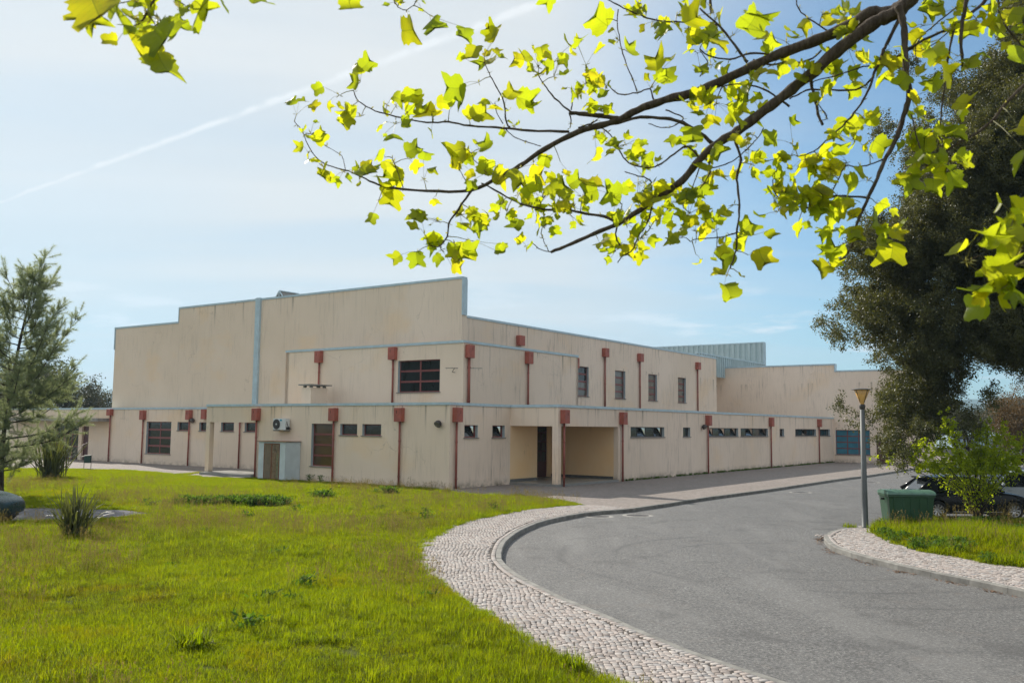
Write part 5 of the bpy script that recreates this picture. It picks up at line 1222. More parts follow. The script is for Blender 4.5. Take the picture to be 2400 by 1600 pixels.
# ---- pine on the left
def pine():
    b0 = ground(2, 1162); root = empty('pine_tree', b0, 0, label='young soft-needled pine beside the large flax clump', cat='tree'); rng = np.random.default_rng(8)
    top = Vector((0.72, 0.3, 9.35))
    tr = [Vector((0, 0, -0.1)), Vector((-0.05, 0, 1.2)), Vector((0.0, 0, 3.0)), Vector((0.3, 0.1, 6.0)), Vector((0.6, 0.2, 8.0)), top]
    P_, R2 = limb(tr, 0.13, 0.02); t = MB(); t.tube(P_, R2, 10); t.build('trunk', M_['bark_dark'], root, smooth=True)
    tufts = []; dirs = []; segs = []
    def along(z):
        for a, b in zip(P_, P_[1:]):
            if a.z <= z <= b.z: return a.lerp(b, (z - a.z) / (b.z - a.z + 1e-9))
        return P_[-1]
    for k in range(64):
        z = 1.0 + 8.0 * (k / 63) ** 1.05; s = along(z); az = k * 2.4 + rng.uniform(-0.9, 0.9)
        Lb = float(np.interp(z, [0.8, 2.0, 4.5, 6.0, 8.0, 10.0], [2.0, 3.1, 2.7, 1.6, 0.95, 0.3])) * rng.uniform(0.45, 1.1)
        if z < 1.7: Lb *= 0.7
        rise = (0.42 + 0.75 * (z / 10)) * rng.uniform(0.6, 1.3)
        d = Vector((math.cos(az), math.sin(az), 0)); e = s + d * Lb + Vector((0, 0, Lb * rise)); m = s + d * Lb * 0.55 + Vector((0, 0, Lb * rise * 0.25))
        b = MB(); p2, r2 = limb([s, m, e], 0.012 + 0.012 * Lb, 0.006); b.tube(p2, r2, 5); b.build('branch', M_['bark_dark'], root)
        nsub = int(8 + Lb * 19)
        for q in range(nsub):
            tt = rng.uniform(0.22, 1.0) if q else 1.0; i = int(tt * (len(p2) - 1)); c = p2[i]
            dd = (p2[min(i + 1, len(p2) - 1)] - p2[max(0, i - 1)]).normalized() + Vector(rng.normal(size=3) * 0.9) + Vector((0, 0, 0.45)); dd.normalize(); ll = rng.uniform(0.2, 0.8)
            f = c + dd * ll; segs.append((np.array(c), np.array(f)))
            for w in range(int(4 + ll * 9)):
                u_ = w / (4 + ll * 9); tufts.append(np.array(c + dd * ll * (0.25 + 0.8 * u_))); dirs.append(np.array(dd))
    T = np.array(tufts); D = np.array(dirs); n = 13
    P = np.repeat(T, n, 0); A = unit(np.repeat(D, n, 0) * 0.75 + rng.normal(size=P.shape) * 0.55 + np.array([0, 0, -0.05])); Ln = rng.uniform(0.10, 0.22, len(P))[:, None]
    e = unit(np.cross(A, rng.normal(size=P.shape))) * 0.0048
    V = np.stack([P - e, P + e, P + A * Ln], 1).reshape(-1, 3); F = np.arange(len(P) * 3).reshape(-1, 3)
    tone = np.repeat(np.clip(rng.normal(0.5, 0.25, len(T)), 0, 1), n * 3)
    o = link('needles', arr_mesh('needles', V, F, M_['pine_needle'], tone), root); o['kind'] = 'stuff'
    twigs_mesh('twigs', segs, 0.006, M_['bark_dark'], root)
pine()

# ---- young spring tree
def young_tree():
    b0 = at(2292, 1210, 30.6); root = empty('young_tree', (b0.x, 30.6, 0.15), 0, label='young multi-stemmed tree with bright spring leaves in front of the black car', cat='tree'); rng = np.random.default_rng(15)
    O = Vector(root.location); P = []; tone = []; segs = []
    ends = [(2065, 1075), (2090, 1050), (2120, 1080), (2150, 1040), (2195, 1020), (2205, 975), (2215, 1000), (2190, 1060), (2230, 1030), (2240, 1070), (2270, 1090), (2300, 1050), (2320, 1000), (2335, 1030), (2280, 1060),
            (2345, 1060), (2370, 1030), (2400, 1050), (2390, 1080), (2440, 1060), (2420, 1020), (2260, 1120), (2225, 1110), (2330, 1090), (2310, 1110), (2170, 1085), (2345, 1120), (2250, 1150), (2320, 1150), (2300, 995), (2290, 1010), (2130, 1055), (2400, 1100), (2275, 1160), (2360, 1000)]
    for k, (x, y) in enumerate(ends):
        Y = 30.6 + rng.uniform(-1.1, 1.1); e = at(x, y, Y) - O; e.z += 0.12; s = Vector((rng.normal() * 0.05, rng.normal() * 0.05, -0.15))
        m = s.lerp(e, 0.45) + Vector((0, 0, 0.28 * (e - s).length * (0.6 if abs(e.x) > 1.3 else 0.2))) * 0.4; m.x *= 0.75
        p2, r2 = limb([s, s.lerp(m, 0.5) + Vector((0, 0, 0.12)), m, e], 0.030 if k % 3 else 0.042, 0.005, wob=0.01); b = MB(); b.tube(p2, r2, 6); b.build('stem', M_['bark_dark'], root, smooth=True)
        for q in range(54):
            tt = rng.uniform(0.60, 1.0) if q else 1.0; c = np.array(p2[int(tt * (len(p2) - 1))]); dd = unit(rng.normal(size=3) + np.array([0, 0, 0.25])); ll = rng.uniform(0.12, 0.42) * (0.6 + 0.5 * tt); f = c + dd * ll; segs.append((c, f))
            nl = 15; t = rng.uniform(0.15, 1.1, nl)[:, None]; P.append(c + dd * ll * t + rng.normal(size=(nl, 3)) * 0.03); tone += [np.clip(rng.normal(0.5, 0.25), 0, 1)] * nl
    P = np.concatenate(P); tone = np.array(tone); kz = (P[:, 2] > 1.45) | (rng.uniform(size=len(P)) < 0.14); P = P[kz]; tone = tone[kz]; V, F = leaf_cloud(P, 0.094, 0.6, updown=np.array([0, 0, 0.35]), rng=rng); o = link('leaves', arr_mesh('leaves', V, F, M_['spring_leaf'], np.repeat(np.array(tone), 4)), root); o['kind'] = 'stuff'
    twigs_mesh('twigs', segs, 0.004, M_['bark_dark'], root)
young_tree()

# ---- New Zealand flax clumps
def flax(base, h, spread, n, seed, label, w=0.055, upright=0.55):
    root = empty('flax_plant', base, 0, label=label, cat='plant', group='flax clumps on the lawn'); rnd = random.Random(seed); made = []
    for k in range(n):
        az = rnd.uniform(0, 2 * math.pi); up = rnd.random(); Ln = h * rnd.uniform(0.65, 1.12); tilt = (1 - up) ** 1.1 * 1.05 * (1 - upright * 0.45) + 0.06
        d = Vector((math.cos(az), math.sin(az), 0)); side = Vector((-d.y, d.x, 0)); p = Vector((rnd.gauss(0, 0.10), rnd.gauss(0, 0.10), 0)) * spread; ang = tilt; m = 9; mb = MB(); rows = []
        bend = rnd.choice((0.0, 0.15, 0.3, 1.3)) * (0.4 + tilt)
        for i in range(m + 1):
            t = i / m; ww = w * rnd.uniform(0.97, 1.03) * (0.55 + 0.8 * t if t < 0.45 else 0.91 * (1 - ((t - 0.45) / 0.55) ** 2.2)) + 0.001
            a = ang + bend * max(0, t - 0.35) ** 1.5 * 1.6; tdir = d * math.sin(a) + Vector((0, 0, math.cos(a))); nr = d * math.cos(a) - Vector((0, 0, math.sin(a)))
            rows.append((p + side * ww * 0.5 + nr * ww * 0.18, p.copy(), p - side * ww * 0.5 + nr * ww * 0.18)); p = p + tdir * (Ln / m)
        for r0, r1 in zip(rows, rows[1:]):
            mb.quad(r0[0], r0[1], r1[1], r1[0]); mb.quad(r0[1], r0[2], r1[2], r1[1])
        mb.build('leaf_blade', M_['phormium'], root, smooth=True)
    mb = MB(); mb.lathe([(0.16 * spread, 0), (0.12 * spread, 0.12), (0, 0.2)], 9); mb.build('crown_base', M_['bark_dark'], root)
flax(ground(172, 1258), 1.32, 1.25, 120, 3, 'smaller spiky flax clump standing alone on the lawn beside the parked green car')
flax(ground(118, 1120), 2.7, 2.6, 150, 4, 'large flax clump under the pine beside the litter bin', w=0.085)

# ------------------------------------------------------------------ tulip tree overhead (its trunk stands outside the frame, to the right)
LEAF_OUT = [(0, 0), (0.10, -0.035), (0.30, -0.02), (0.53, 0.12), (0.50, 0.22), (0.58, 0.33), (0.46, 0.44), (0.43, 0.54), (0.56, 0.74), (0.50, 0.93), (0.30, 0.86), (0.0, 0.76)]
def tulip_leaf_geo(rnd):
    """returns verts (unit size, base at origin, blade along +y) and faces"""
    curl = rnd.uniform(-0.9, 0.9); fold = rnd.uniform(0.05, 0.75); jag = [1 + rnd.uniform(-.09, .09) for _ in LEAF_OUT]; tw = rnd.uniform(-0.6, 0.6)
    mid = [(0, y) for y in (0, 0.15, 0.30, 0.45, 0.60, 0.76)]
    def bend(x, y):
        z = abs(x) * math.tan(fold) * 0.5 + curl * (y - 0.2) ** 2 * 0.9 * (1 if y > 0.2 else 0.3) + tw * x * y + 0.05 * math.sin(9 * y) * abs(x)
        return (x * math.cos(fold * 0.7), y * (1 - 0.18 * abs(curl)), z)
    V = []; F = []
    for s in (1, -1):
        O_ = [(x * s * j, y * j) for (x, y), j in zip(LEAF_OUT, jag)]
        inner = [(x * 0.5, 0.08 + (y - 0.08) * 0.88) for x, y in O_]
        pm = [(0, min(0.76, max(0.0, y * 0.85 + 0.02))) for x, y in O_]
        b = len(V); n = len(O_)
        for ring in (pm, inner, O_): V += [bend(x, y) for x, y in ring]
        for r in (0, 1):
            for i in range(n - 1):
                q = (b + r * n + i, b + r * n + i + 1, b + (r + 1) * n + i + 1, b + (r + 1) * n + i)
                F.append(q if s < 0 else tuple(reversed(q)))
    return V, F
LEAVES = [tulip_leaf_geo(random.Random(100 + k)) for k in range(16)]
def tulip():
    root = empty('tulip_tree', (5.4, 4.4, 0), 0, label='tulip tree boughs with fresh yellow-green leaves hanging across the sky', cat='tree')
    O = Vector(root.location); rnd = random.Random(77)
    BR = []   # (pts world, radii world)
    def dr(x):  # depth of the main spray by photo column
        return 5.3 - (x - 700) / 1500 * 1.2
    def br(pts, r0, r1, dz=0.0, d=None, n=7, name='branch'):
        W_ = []
        for x, y in pts:
            Y = (d if d is not None else dr(x)) + dz; W_.append(at(x, y, Y))
        P_ = smooth_line(W_, 4); m = len(P_); Ymid = P_[m // 2].y
        rr = [((r0 + (r1 - r0) * (i / (m - 1))) * 0.92 / FPX * Ymid) * (1 + 0.10 * math.sin(i * 1.7) + rnd.uniform(-.05, .05)) for i in range(m)]
        P2 = [p + Vector((rnd.uniform(-1, 1), rnd.uniform(-1, 1), rnd.uniform(-1, 1))) * 0.0022 for p in P_]; P2[0] = P_[0]; P2[-1] = P_[-1]
        mb = MB(); mb.tube([p - O for p in P2], rr, n); mb.build(name, M_['bark_tulip'], root, smooth=True); BR.append((P2, rr)); return P2, rr
    def bough(pts, r0, r1, n=10):
        P_ = smooth_line([Vector(p) for p in pts], 6); m = len(P_); rr = [r0 + (r1 - r0) * i / (m - 1) for i in range(m)]; mb = MB(); mb.tube([p - O for p in P_], rr, n); mb.build('bough', M_['bark_tulip'], root, smooth=True)
    TR = Vector((5.4, 4.4, 0))
    mb = MB(); P_, R2 = limb([(0, 0, -0.3), (0.05, 0, 2.5), (-0.05, 0.05, 5.5), (0.05, 0, 9.0), (0, 0, 12.5)], 0.24, 0.06); mb.tube(P_, R2, 16); mb.build('trunk', M_['bark_tulip'], root, smooth=True)
    j = at(2135, -12, dr(2135)); bough([TR + Vector((0, 0, 5.6)), (4.2, 4.3, 5.35), (3.0, 4.25, 5.15), at(2290, -110, 4.15), j], 0.085, 0.047)
    br([(2135, -12), (2110, 18), (2075, 32), (2040, 32), (1971, 71), (1895, 102), (1818, 130), (1742, 166), (1640, 212), (1559, 235), (1495, 258), (1452, 280), (1418, 291), (1355, 309), (1278, 349), (1217, 389), (1166, 417), (1102, 446), (1000, 447), (902, 438), (857, 419), (818, 401)], 17, 1.6, n=10)
    P0 = BR[-1]
    br([(818, 401), (765, 386), (730, 355), (707, 306), (690, 285)], 1.7, 0.9)
    br([(2140, -10), (2112, 22), (2075, 42), (2040, 59), (1959, 122), (1895, 178), (1844, 219), (1793, 258), (1742, 298), (1716, 316), (1678, 339), (1640, 374), (1605, 417), (1572, 443), (1533, 468), (1495, 496), (1449, 524), (1393, 547), (1342, 570), (1291, 591)], 18, 4, dz=-0.05, n=10)
    br([(1452, 280), (1418, 274), (1370, 268), (1335, 265)], 7, 5.5); br([(1340, 264), (1300, 230), (1276, 200), (1262, 176)], 2.6, 1.2); br([(1339, 258), (1343, 235), (1355, 212), (1373, 195)], 1.8, 1.0); br([(1335, 268), (1338, 285), (1336, 300)], 2, 1.2)
    br([(1440, 290), (1500, 275), (1560, 278), (1600, 288), (1640, 312), (1678, 342)], 4, 5.5)
    br([(1105, 447), (1075, 489), (1052, 524), (1048, 554), (1029, 577), (1008, 575)], 3.2, 1.3)
    br([(1334, 309), (1240, 306), (1179, 300), (1102, 295), (1051, 286), (1000, 287), (929, 273), (880, 260), (841, 237), (828, 212)], 3.4, 1.3)
    br([(1195, 300), (1186, 284), (1181, 239), (1163, 203), (1150, 180), (1135, 147)], 2.4, 1.2); br([(1179, 290), (1165, 265), (1160, 240)], 1.4, 0.9); br([(1183, 300), (1204, 320), (1230, 331), (1268, 343)], 1.4, 1.2)
    br([(1355, 300), (1385, 290), (1400, 281)], 2.5, 2)
    br([(1449, 524), (1419, 509), (1373, 501), (1324, 491), (1286, 492), (1240, 484), (1200, 468), (1150, 440), (1128, 430)], 4, 2)
    br([(1722, 316), (1724, 335), (1737, 374), (1727, 412), (1731, 453), (1733, 494), (1727, 547), (1725, 588), (1711, 629)], 4.0, 2); br([(1727, 545), (1691, 556), (1653, 559), (1628, 562), (1618, 566)], 2, 1)
    br([(1897, 178), (1900, 190), (1908, 224), (1918, 268), (1928, 293)], 5, 3.4); br([(1924, 283), (1936, 279), (1938, 270), (1925, 255)], 1.2, 0.7)
    br([(2105, 15), (2113, 40), (2120, 77), (2122, 153), (2131, 217), (2122, 260), (2102, 321), (2078, 368), (2056, 419), (2031, 472), (2008, 526), (2000, 567), (1986, 592), (1954, 629)], 10, 2.0, dz=-0.12)
    br([(2035, 463), (1992, 461), (1959, 459), (1936, 468), (1895, 486), (1857, 481), (1834, 471), (1813, 448), (1811, 422)], 3, 1.2); br([(1930, 470), (1951, 445), (1966, 420), (1982, 389), (2010, 391), (2040, 385), (2072, 372)], 1.5, 2.0)
    br([(2108, 45), (2085, 90), (2071, 118), (2062, 145), (2050, 170), (2034, 215), (2017, 245), (1984, 286), (1946, 321), (1908, 355), (1870, 367)], 5, 1.4, dz=-0.05); br([(2048, 180), (2020, 205), (1985, 212), (1900, 210), (1870, 222), (1850, 232)], 3, 2)
    br([(1940, 280), (1900, 200), (1955, 180), (2010, 160), (2060, 150), (2110, 130), (2165, 95)], 1.2, 2.5)
    # upper twigs
    br([(1870, -40), (1868, 12), (1895, 43), (1941, 74)], 1.5, 2.2); br([(1400, -35), (1420, -5), (1444, 10), (1482, 28), (1528, 46), (1584, 52), (1640, 53), (1690, 60)], 1.6, 2.4)
    br([(1640, 20), (1691, 66), (1729, 117), (1752, 146)], 2.2, 4.2, d=4.2); br([(1663, -30), (1665, 8), (1668, 30)], 4, 4, d=4.2); br([(1449, 22), (1447, 60), (1452, 89), (1460, 128), (1480, 179), (1493, 215)], 1.4, 1.6); br([(1434, 209), (1455, 222), (1493, 217), (1523, 209), (1531, 232), (1545, 240)], 1.5, 2.4)
    br([(1850, 250), (1800, 215), (1760, 200), (1700, 200), (1680, 230)], 3, 1.4); br([(1765, 140), (1800, 152), (1840, 148), (1895, 142), (1925, 118)], 2.5, 2.5); br([(1640, 115), (1660, 130), (1710, 140), (1760, 125), (1810, 128)], 1.8, 3)
    br([(1640, 180), (1660, 150), (1640, 120)], 1.5, 1.2)
    br([(1520, 290), (1560, 300), (1590, 290), (1600, 275), (1560, 258)], 1.2, 2)
    # small inner twigs
    br([(1400, 300), (1418, 305), (1439, 328), (1452, 354), (1470, 379), (1495, 390), (1528, 393), (1556, 379), (1587, 356), (1612, 343), (1640, 372)], 1.5, 2.6); br([(1464, 402), (1495, 412), (1523, 422), (1543, 455)], 1.3, 2.2)
    br([(1531, 470), (1518, 519), (1495, 555), (1482, 586), (1459, 600), (1448, 616)], 2.6, 1.2); br([(1500, 560), (1520, 540), (1532, 520)], 1.5, 1); br([(1447, 527), (1444, 555), (1457, 583)], 2.4, 2); br([(1446, 520), (1452, 500), (1458, 480)], 1.2, 1)
    br([(1640, 390), (1622, 440), (1600, 480), (1618, 500)], 1.6, 1.2); br([(1655, 370), (1665, 400), (1650, 430), (1625, 460)], 2.4, 1.4); br([(1680, 345), (1662, 392), (1700, 385), (1728, 370), (1760, 340), (1775, 325), (1790, 300)], 1.8, 1.3)
    br([(810, 398), (805, 375), (795, 360), (760, 340)], 1.0, 0.7); br([(945, 440), (930, 400), (920, 370)], 1.2, 0.9); br([(1170, 415), (1140, 398), (1115, 380), (1105, 360)], 1.2, 0.9); br([(1105, 448), (1090, 420), (1075, 395)], 1.3, 0.9); br([(1290, 590), (1262, 583), (1245, 565)], 1.3, 0.9); br([(1286, 590), (1275, 565), (1268, 548)], 1.2, 0.8)
    br([(925, 10), (930, -25)], 1.2, 1.2, d=4.6); br([(925, 8), (945, 24), (970, 12), (985, -20)], 1.2, 1.2, d=4.6)
    # right hand hanging shoots
    q1 = at(2265, -30, 3.9); bough([TR + Vector((0, 0, 6.0)), (4.0, 4.2, 5.8), (2.8, 4.0, 5.3), q1], 0.05, 0.014)
    br([(2265, -30), (2265, 0), (2258, 38), (2252, 89), (2255, 130), (2257, 158)], 6, 3.5, d=3.9); q2 = at(2350, -50, 4.1); bough([TR + Vector((0, 0, 5.9)), (4.0, 4.3, 5.7), (3.0, 4.2, 5.2), q2], 0.05, 0.012)
    br([(2350, -50), (2311, 0), (2275, 33), (2230, 66), (2179, 87), (2128, 115)], 5, 3.2, d=4.1); br([(2237, 66), (2224, 128), (2216, 179), (2209, 242), (2204, 286), (2201, 344)], 3.2, 1.5, d=4.05)
    br([(2230, 66), (2200, 95), (2160, 120)], 2, 1); br([(2270, 0), (2200, 50), (2150, 100), (2146, 140)], 2.2, 1.2)
    q3 = at(2480, 140, 4.0); bough([TR + Vector((0, 0, 4.6)), (4.2, 4.3, 4.5), (3.2, 4.1, 4.3), q3], 0.05, 0.013)
    br([(2480, 140), (2400, 201), (2357, 242), (2332, 276), (2301, 304), (2242, 337), (2204, 370), (2168, 397)], 5, 3, d=4.0); br([(2135, 268), (2151, 327), (2160, 360), (2173, 393)], 1.8, 2, d=4.0); br([(2337, -30), (2344, 38), (2370, 79), (2400, 115), (2420, 140)], 2.5, 2.5, d=3.9)
    q4 = at(2480, 570, 3.1); bough([TR + Vector((0, 0, 4.2)), (4.2, 4.0, 4.1), (2.6, 3.3, 3.7), q4], 0.045, 0.009)
    br([(2480, 570), (2400, 615), (2355, 638), (2324, 674)], 5, 2.5, d=3.1); br([(2420, 600), (2370, 560), (2345, 540), (2370, 530)], 3, 1.5, d=3.1); br([(2350, 645), (2320, 620), (2300, 600), (2270, 610)], 2.0, 1.2, d=3.1)
    q5 = at(420, -110, 3.0); bough([TR + Vector((0, 0, 6.6)), (3.4, 4.0, 6.4), (1.2, 3.5, 5.4), (-0.3, 3.1, 4.7), q5], 0.06, 0.010)
    br([(420, -110), (375, -30), (344, 31), (325, 57)], 5, 2, d=3.0); br([(344, 31), (365, 60), (352, 85)], 1.6, 1.2, d=3.0); br([(375, -20), (420, 5), (450, 20)], 1.6, 1, d=3.0); br([(372, -25), (300, 5), (250, 10)], 1.5, 1, d=3.0)
    bough([q5, at(620, -90, 3.2), at(820, -60, 3.6), at(985, -20, 4.6)], 0.008, 0.004, 6); br([(620, -90), (612, -30), (600, -8)], 1.5, 1, d=3.2); br([(820, -60), (822, -20), (820, 2)], 1.5, 1, d=3.6)
    # leaf clusters: x, y (in 2352-wide photo units), number, leaf size in px
    CL = [(690,250,3,42),(720,300,5,40),(760,230,2,45),(790,270,3,48),(840,170,3,50),(815,280,2,50),(705,350,3,30),(740,390,4,32),(785,405,4,34),(825,400,4,40),(860,490,2,60),(890,230,2,40),(915,225,3,50),(935,250,3,50),(900,295,4,45),(990,235,2,40),(1000,270,2,50),(1080,200,2,60),(1080,265,2,52),(1040,235,1,25),(1120,110,3,48),(1130,140,4,40),(1130,240,3,38),(1160,245,2,35),(1200,210,2,50),(1180,290,3,35),(1055,130,1,22),
      (905,380,2,45),(870,355,1,30),(960,350,2,42),(975,385,2,36),(900,425,3,48),(1050,335,3,50),(1120,335,2,45),(1060,375,5,36),(1110,400,4,52),(1200,380,2,58),(1225,380,2,40),(1000,465,1,25),(960,510,2,42),(995,510,4,36),(940,590,2,50),(1020,580,5,60),(1065,575,2,40),(990,555,4,30),(1120,565,2,36),(1205,570,2,45),(1070,500,5,34),(1110,500,5,36),(1150,480,4,34),(1160,510,3,36),(1100,525,1,35),
      (1240,130,4,36),(1300,125,3,50),(1340,110,3,40),(1250,170,3,40),(1290,160,4,34),(1350,190,5,36),(1380,190,4,32),(1320,200,4,34),(1370,240,3,36),(1390,250,3,36),(1190,135,1,36),(1375,45,1,62),(1415,95,2,30),(1450,35,4,38),(1475,10,4,36),(1445,115,1,45),(1500,75,2,36),(1490,55,2,40),(1530,50,3,50),(1525,150,3,60),(1560,20,4,36),(1590,50,3,60),(1580,80,3,40),(1620,90,3,36),(1640,45,2,60),
      (1500,195,3,34),(1600,130,3,34),(1640,150,4,40),(1660,200,5,40),(1700,230,5,42),(1620,245,5,45),(1590,240,4,50),(1650,250,5,44),(1740,250,4,40),(1730,180,5,40),(1770,150,3,50),(1800,85,3,55),(1870,75,2,50),(1780,110,3,36),(1850,170,4,40),(1900,150,4,45),(1880,220,3,40),(1930,170,4,40),(1960,120,4,50),(1950,80,5,50),(1960,40,4,40),(1900,20,3,36),(1990,200,3,40),(1930,60,5,44),
      (1365,330,2,45),(1390,330,2,34),(1445,325,3,36),(1450,355,3,34),(1380,310,2,28),(1500,385,3,36),(1480,400,2,45),(1590,310,1,52),(1570,320,2,28),(1600,370,2,34),(1575,345,3,30),(1300,400,1,22),(1250,430,4,42),(1240,450,5,42),(1280,435,4,40),(1340,430,3,38),(1390,440,3,60),(1400,460,2,50),(1290,460,4,40),(1200,440,4,40),(1230,490,4,36),(1280,490,4,34),(1310,500,3,30),(1320,465,2,36),(1250,510,3,34),
      (1460,440,3,45),(1475,430,3,36),(1470,470,3,40),(1500,450,3,42),(1520,500,3,40),(1540,440,3,44),(1560,460,5,40),(1580,490,6,42),(1600,460,5,44),(1610,420,4,44),(1640,410,4,44),(1600,520,4,44),(1640,510,2,48),(1550,540,3,34),(1430,560,5,36),(1455,570,4,36),(1410,580,2,28),(1440,520,3,34),(1380,555,1,36),(1470,545,4,34),(1490,500,4,36),(1450,490,4,34),
      (1650,340,2,40),(1690,300,2,44),(1720,350,3,34),(1730,310,2,30),(1690,390,2,40),(1740,380,4,45),(1820,315,2,50),(1850,375,5,50),(1810,350,4,36),(1790,400,4,45),(1800,440,5,48),(1830,450,6,46),(1860,460,5,42),(1770,470,3,36),(1780,500,2,44),(1835,520,1,36),(1770,540,1,30),(1750,595,1,58),(1720,540,2,44),(1690,560,3,48),(1650,575,3,30),(1665,635,2,50),(1700,635,1,22),(1610,605,1,22),(1680,470,2,40),
      (1930,310,3,42),(1955,290,3,44),(1880,370,4,40),(1900,400,4,46),(1940,370,4,44),(1985,410,2,60),(1920,450,5,45),(1900,500,4,46),(1940,490,4,40),(1880,570,3,46),(1900,600,3,46),(1890,550,3,44),(1950,530,3,44),(1980,570,2,40),(2010,540,4,50),(2050,580,1,64),(2030,470,2,36),(2030,520,5,46),(1990,340,3,44),(1990,280,4,40),
      (2040,120,4,50),(2080,160,4,48),(2100,110,5,44),(2150,130,4,44),(2120,60,4,40),(2180,60,4,42),(2100,230,2,55),(2130,200,3,40),(2120,270,3,50),(2200,240,2,40),(2215,240,1,50),(2090,320,4,46),(2120,350,5,48),(2150,340,3,60),(2160,300,3,50),(2190,285,2,44),(2110,410,5,52),(2150,390,6,52),(2180,380,4,50),(2220,150,3,50),(2250,60,4,50),(2280,30,4,46),(2300,60,4,50),(2340,40,3,50),(2330,100,3,40),(2200,20,4,44),(2150,20,4,44)]
    CLN = [(940,70,1,62,4.4),(1020,60,2,64,4.4),(805,15,1,52,3.6),(905,5,3,25,4.6),(960,5,2,20,4.6),(1650,30,2,85,3.6),(1690,75,3,75,3.6),(2200,130,2,80,3.4),(2345,140,1,75,3.6),(2350,355,1,64,3.6),(2350,290,1,54,3.6),
      (2310,520,2,85,3.1),(2345,500,2,75,3.1),(2220,600,3,85,3.1),(2290,600,3,85,3.1),(2335,580,2,110,3.1),(2290,660,4,75,3.1),(2310,670,3,60,3.1),(2240,705,1,66,3.1),(2345,640,2,66,3.1),(2300,560,2,60,3.1),
      (220,20,1,115,2.8),(200,5,2,70,2.8),(270,15,1,60,3.0),(300,40,3,62,3.0),(330,30,3,70,3.0),(360,50,3,78,3.0),(345,90,2,85,2.9),(345,128,1,95,2.9),(400,30,2,62,3.0),(395,60,2,52,3.0),(450,30,1,78,3.0),(465,15,1,52,3.0),(250,92,1,42,3.0),(320,10,4,44,3.0),(600,2,1,52,3.2),(1260,0,1,40,4.4),(505,-5,1,60,3.1)]
    nodes = [(P, r) for P, r in BR]; allp = np.array([tuple(p) for P, r in nodes for p in P])
    rt_ = Vector((_r[0], _f[0], 0)).normalized()
    LV = []; pet = MB(); bra = []
    k_ = 1.0204
    items = [(x, y, n, s, None) for x, y, n, s in CL] + [(x, y, n, s, d) for x, y, n, s, d in CLN]
    def nearest(x, y, d):
        D = np.array([0.0]); best = None
        P = allp
        Y = P[:, 1]; q = P - np.array([0, 0, EYE]); cz = q @ np.array([_r[2], _f[2], _n[2]]); sx = 1200 + FPX * (q @ np.array([_r[0], _f[0], _n[0]])) / cz; sy = 800 + FPX * (q @ np.array([_r[1], _f[1], _n[1]])) / cz
        D = np.hypot(sx - x, sy - y) + (0 if d is None else 60 * np.abs(Y - d)); i = int(np.argmin(D)); return P[i], D[i]
    for x, y, n, s, d in items:
        x *= k_; y *= k_
        b, dist = nearest(x, y, d); Yd = (b[1] if d is None else d) + rnd.uniform(-0.12, 0.12); c = at(x, y, Yd)
        B = Vector(b); S = s * k_ / FPX * Yd * 0.99
        dirv = (c - B); Lt = dirv.length
        # twig node: part way to the cluster
        node = B.lerp(c, 0.55) + Vector((rnd.uniform(-1, 1), rnd.uniform(-1, 1), rnd.uniform(-1, 1))) * 0.01
        if Lt > 0.05:
            pet.tube([B - O, B.lerp(node, 0.5) + Vector((0, 0, 0.006)) - O, node - O], [0.0028, 0.0022, 0.0018], 5)
        n2 = max(1, int(round(n * 1.08)))
        for q in range(n2 + (1 if n > 3 else 0)):
            if n2 == 1: cc = c.copy(); Sq = S * 1.05
            else: a = rnd.uniform(0, 2 * math.pi); rr = S * rnd.uniform(0.25, 1.05); cc = c + rt_ * (rr * math.cos(a)) + Vector((0, rnd.uniform(-.6, .6) * S, rr * math.sin(a) * 0.8)); Sq = S * rnd.uniform(0.5, 1.12)
            if q >= n2: Sq *= 0.5
            # blade direction: away from the node, drooping or lifted
            ad = (cc - node); ad = ad.normalized() if ad.length > 1e-3 else Vector((0, 0, -1))
            yv = (ad * 0.8 + Vector((rnd.gauss(0, .5), rnd.gauss(0, .35), rnd.gauss(-0.25, .55)))).normalized()
            fc = Vector((rnd.gauss(0, .55), -1 if rnd.random() < 0.7 else 1, rnd.gauss(0.35, .55))).normalized(); xv = yv.cross(fc).normalized(); zv = xv.cross(yv)
            base = cc - yv * Sq * 0.42
            LV.append((Sq, Matrix(((xv.x, yv.x, zv.x, base.x), (xv.y, yv.y, zv.y, base.y), (xv.z, yv.z, zv.z, base.z), (0, 0, 0, 1))), Sq / Yd))
            pm = node.lerp(base, 0.5) + Vector((0, 0, rnd.uniform(-0.004, 0.012)))
            pet.tube([node - O, pm - O, base - O], [0.0011, 0.0009, 0.0009], 4)
        if n > 1:
            for w in range(3 + n // 2):   # slender bracts round the bud
                dd = Vector((rnd.gauss(0, 1), rnd.gauss(0, 1), rnd.gauss(0.3, 1))).normalized(); bra.append((node, dd, rnd.uniform(0.018, 0.034)))
    # extra bracts and small leaves along the finer branches
    for P, r in BR:
        for i in range(2, len(P), 3):
            if r[i] < 0.009 and rnd.random() < 0.6:
                for w in range(3): dd = Vector((rnd.gauss(0, 1), rnd.gauss(0, 1), rnd.gauss(0.3, 1))).normalized(); bra.append((P[i], dd, rnd.uniform(0.012, 0.03)))
    pet.build('petioles', M_['bract'], root)['kind'] = 'stuff'
    bm_ = MB()
    for p, dd, ln in bra:
        p = p - O; sd_ = dd.orthogonal().normalized() * ln * 0.16; bm_.quad(p, p + dd * ln * 0.45 + sd_, p + dd * ln, p + dd * ln * 0.45 - sd_)
    bm_.build('bracts', M_['bract'], root)['kind'] = 'stuff'
    meshes = []
    for k, (V, F) in enumerate(LEAVES):
        me = bpy.data.meshes.new('leaf'); me.from_pydata(V, [], F); me.materials.append(M_['tulip_leaf']); me.polygons.foreach_set('use_smooth', [True] * len(F)); me.update(); meshes.append(me)
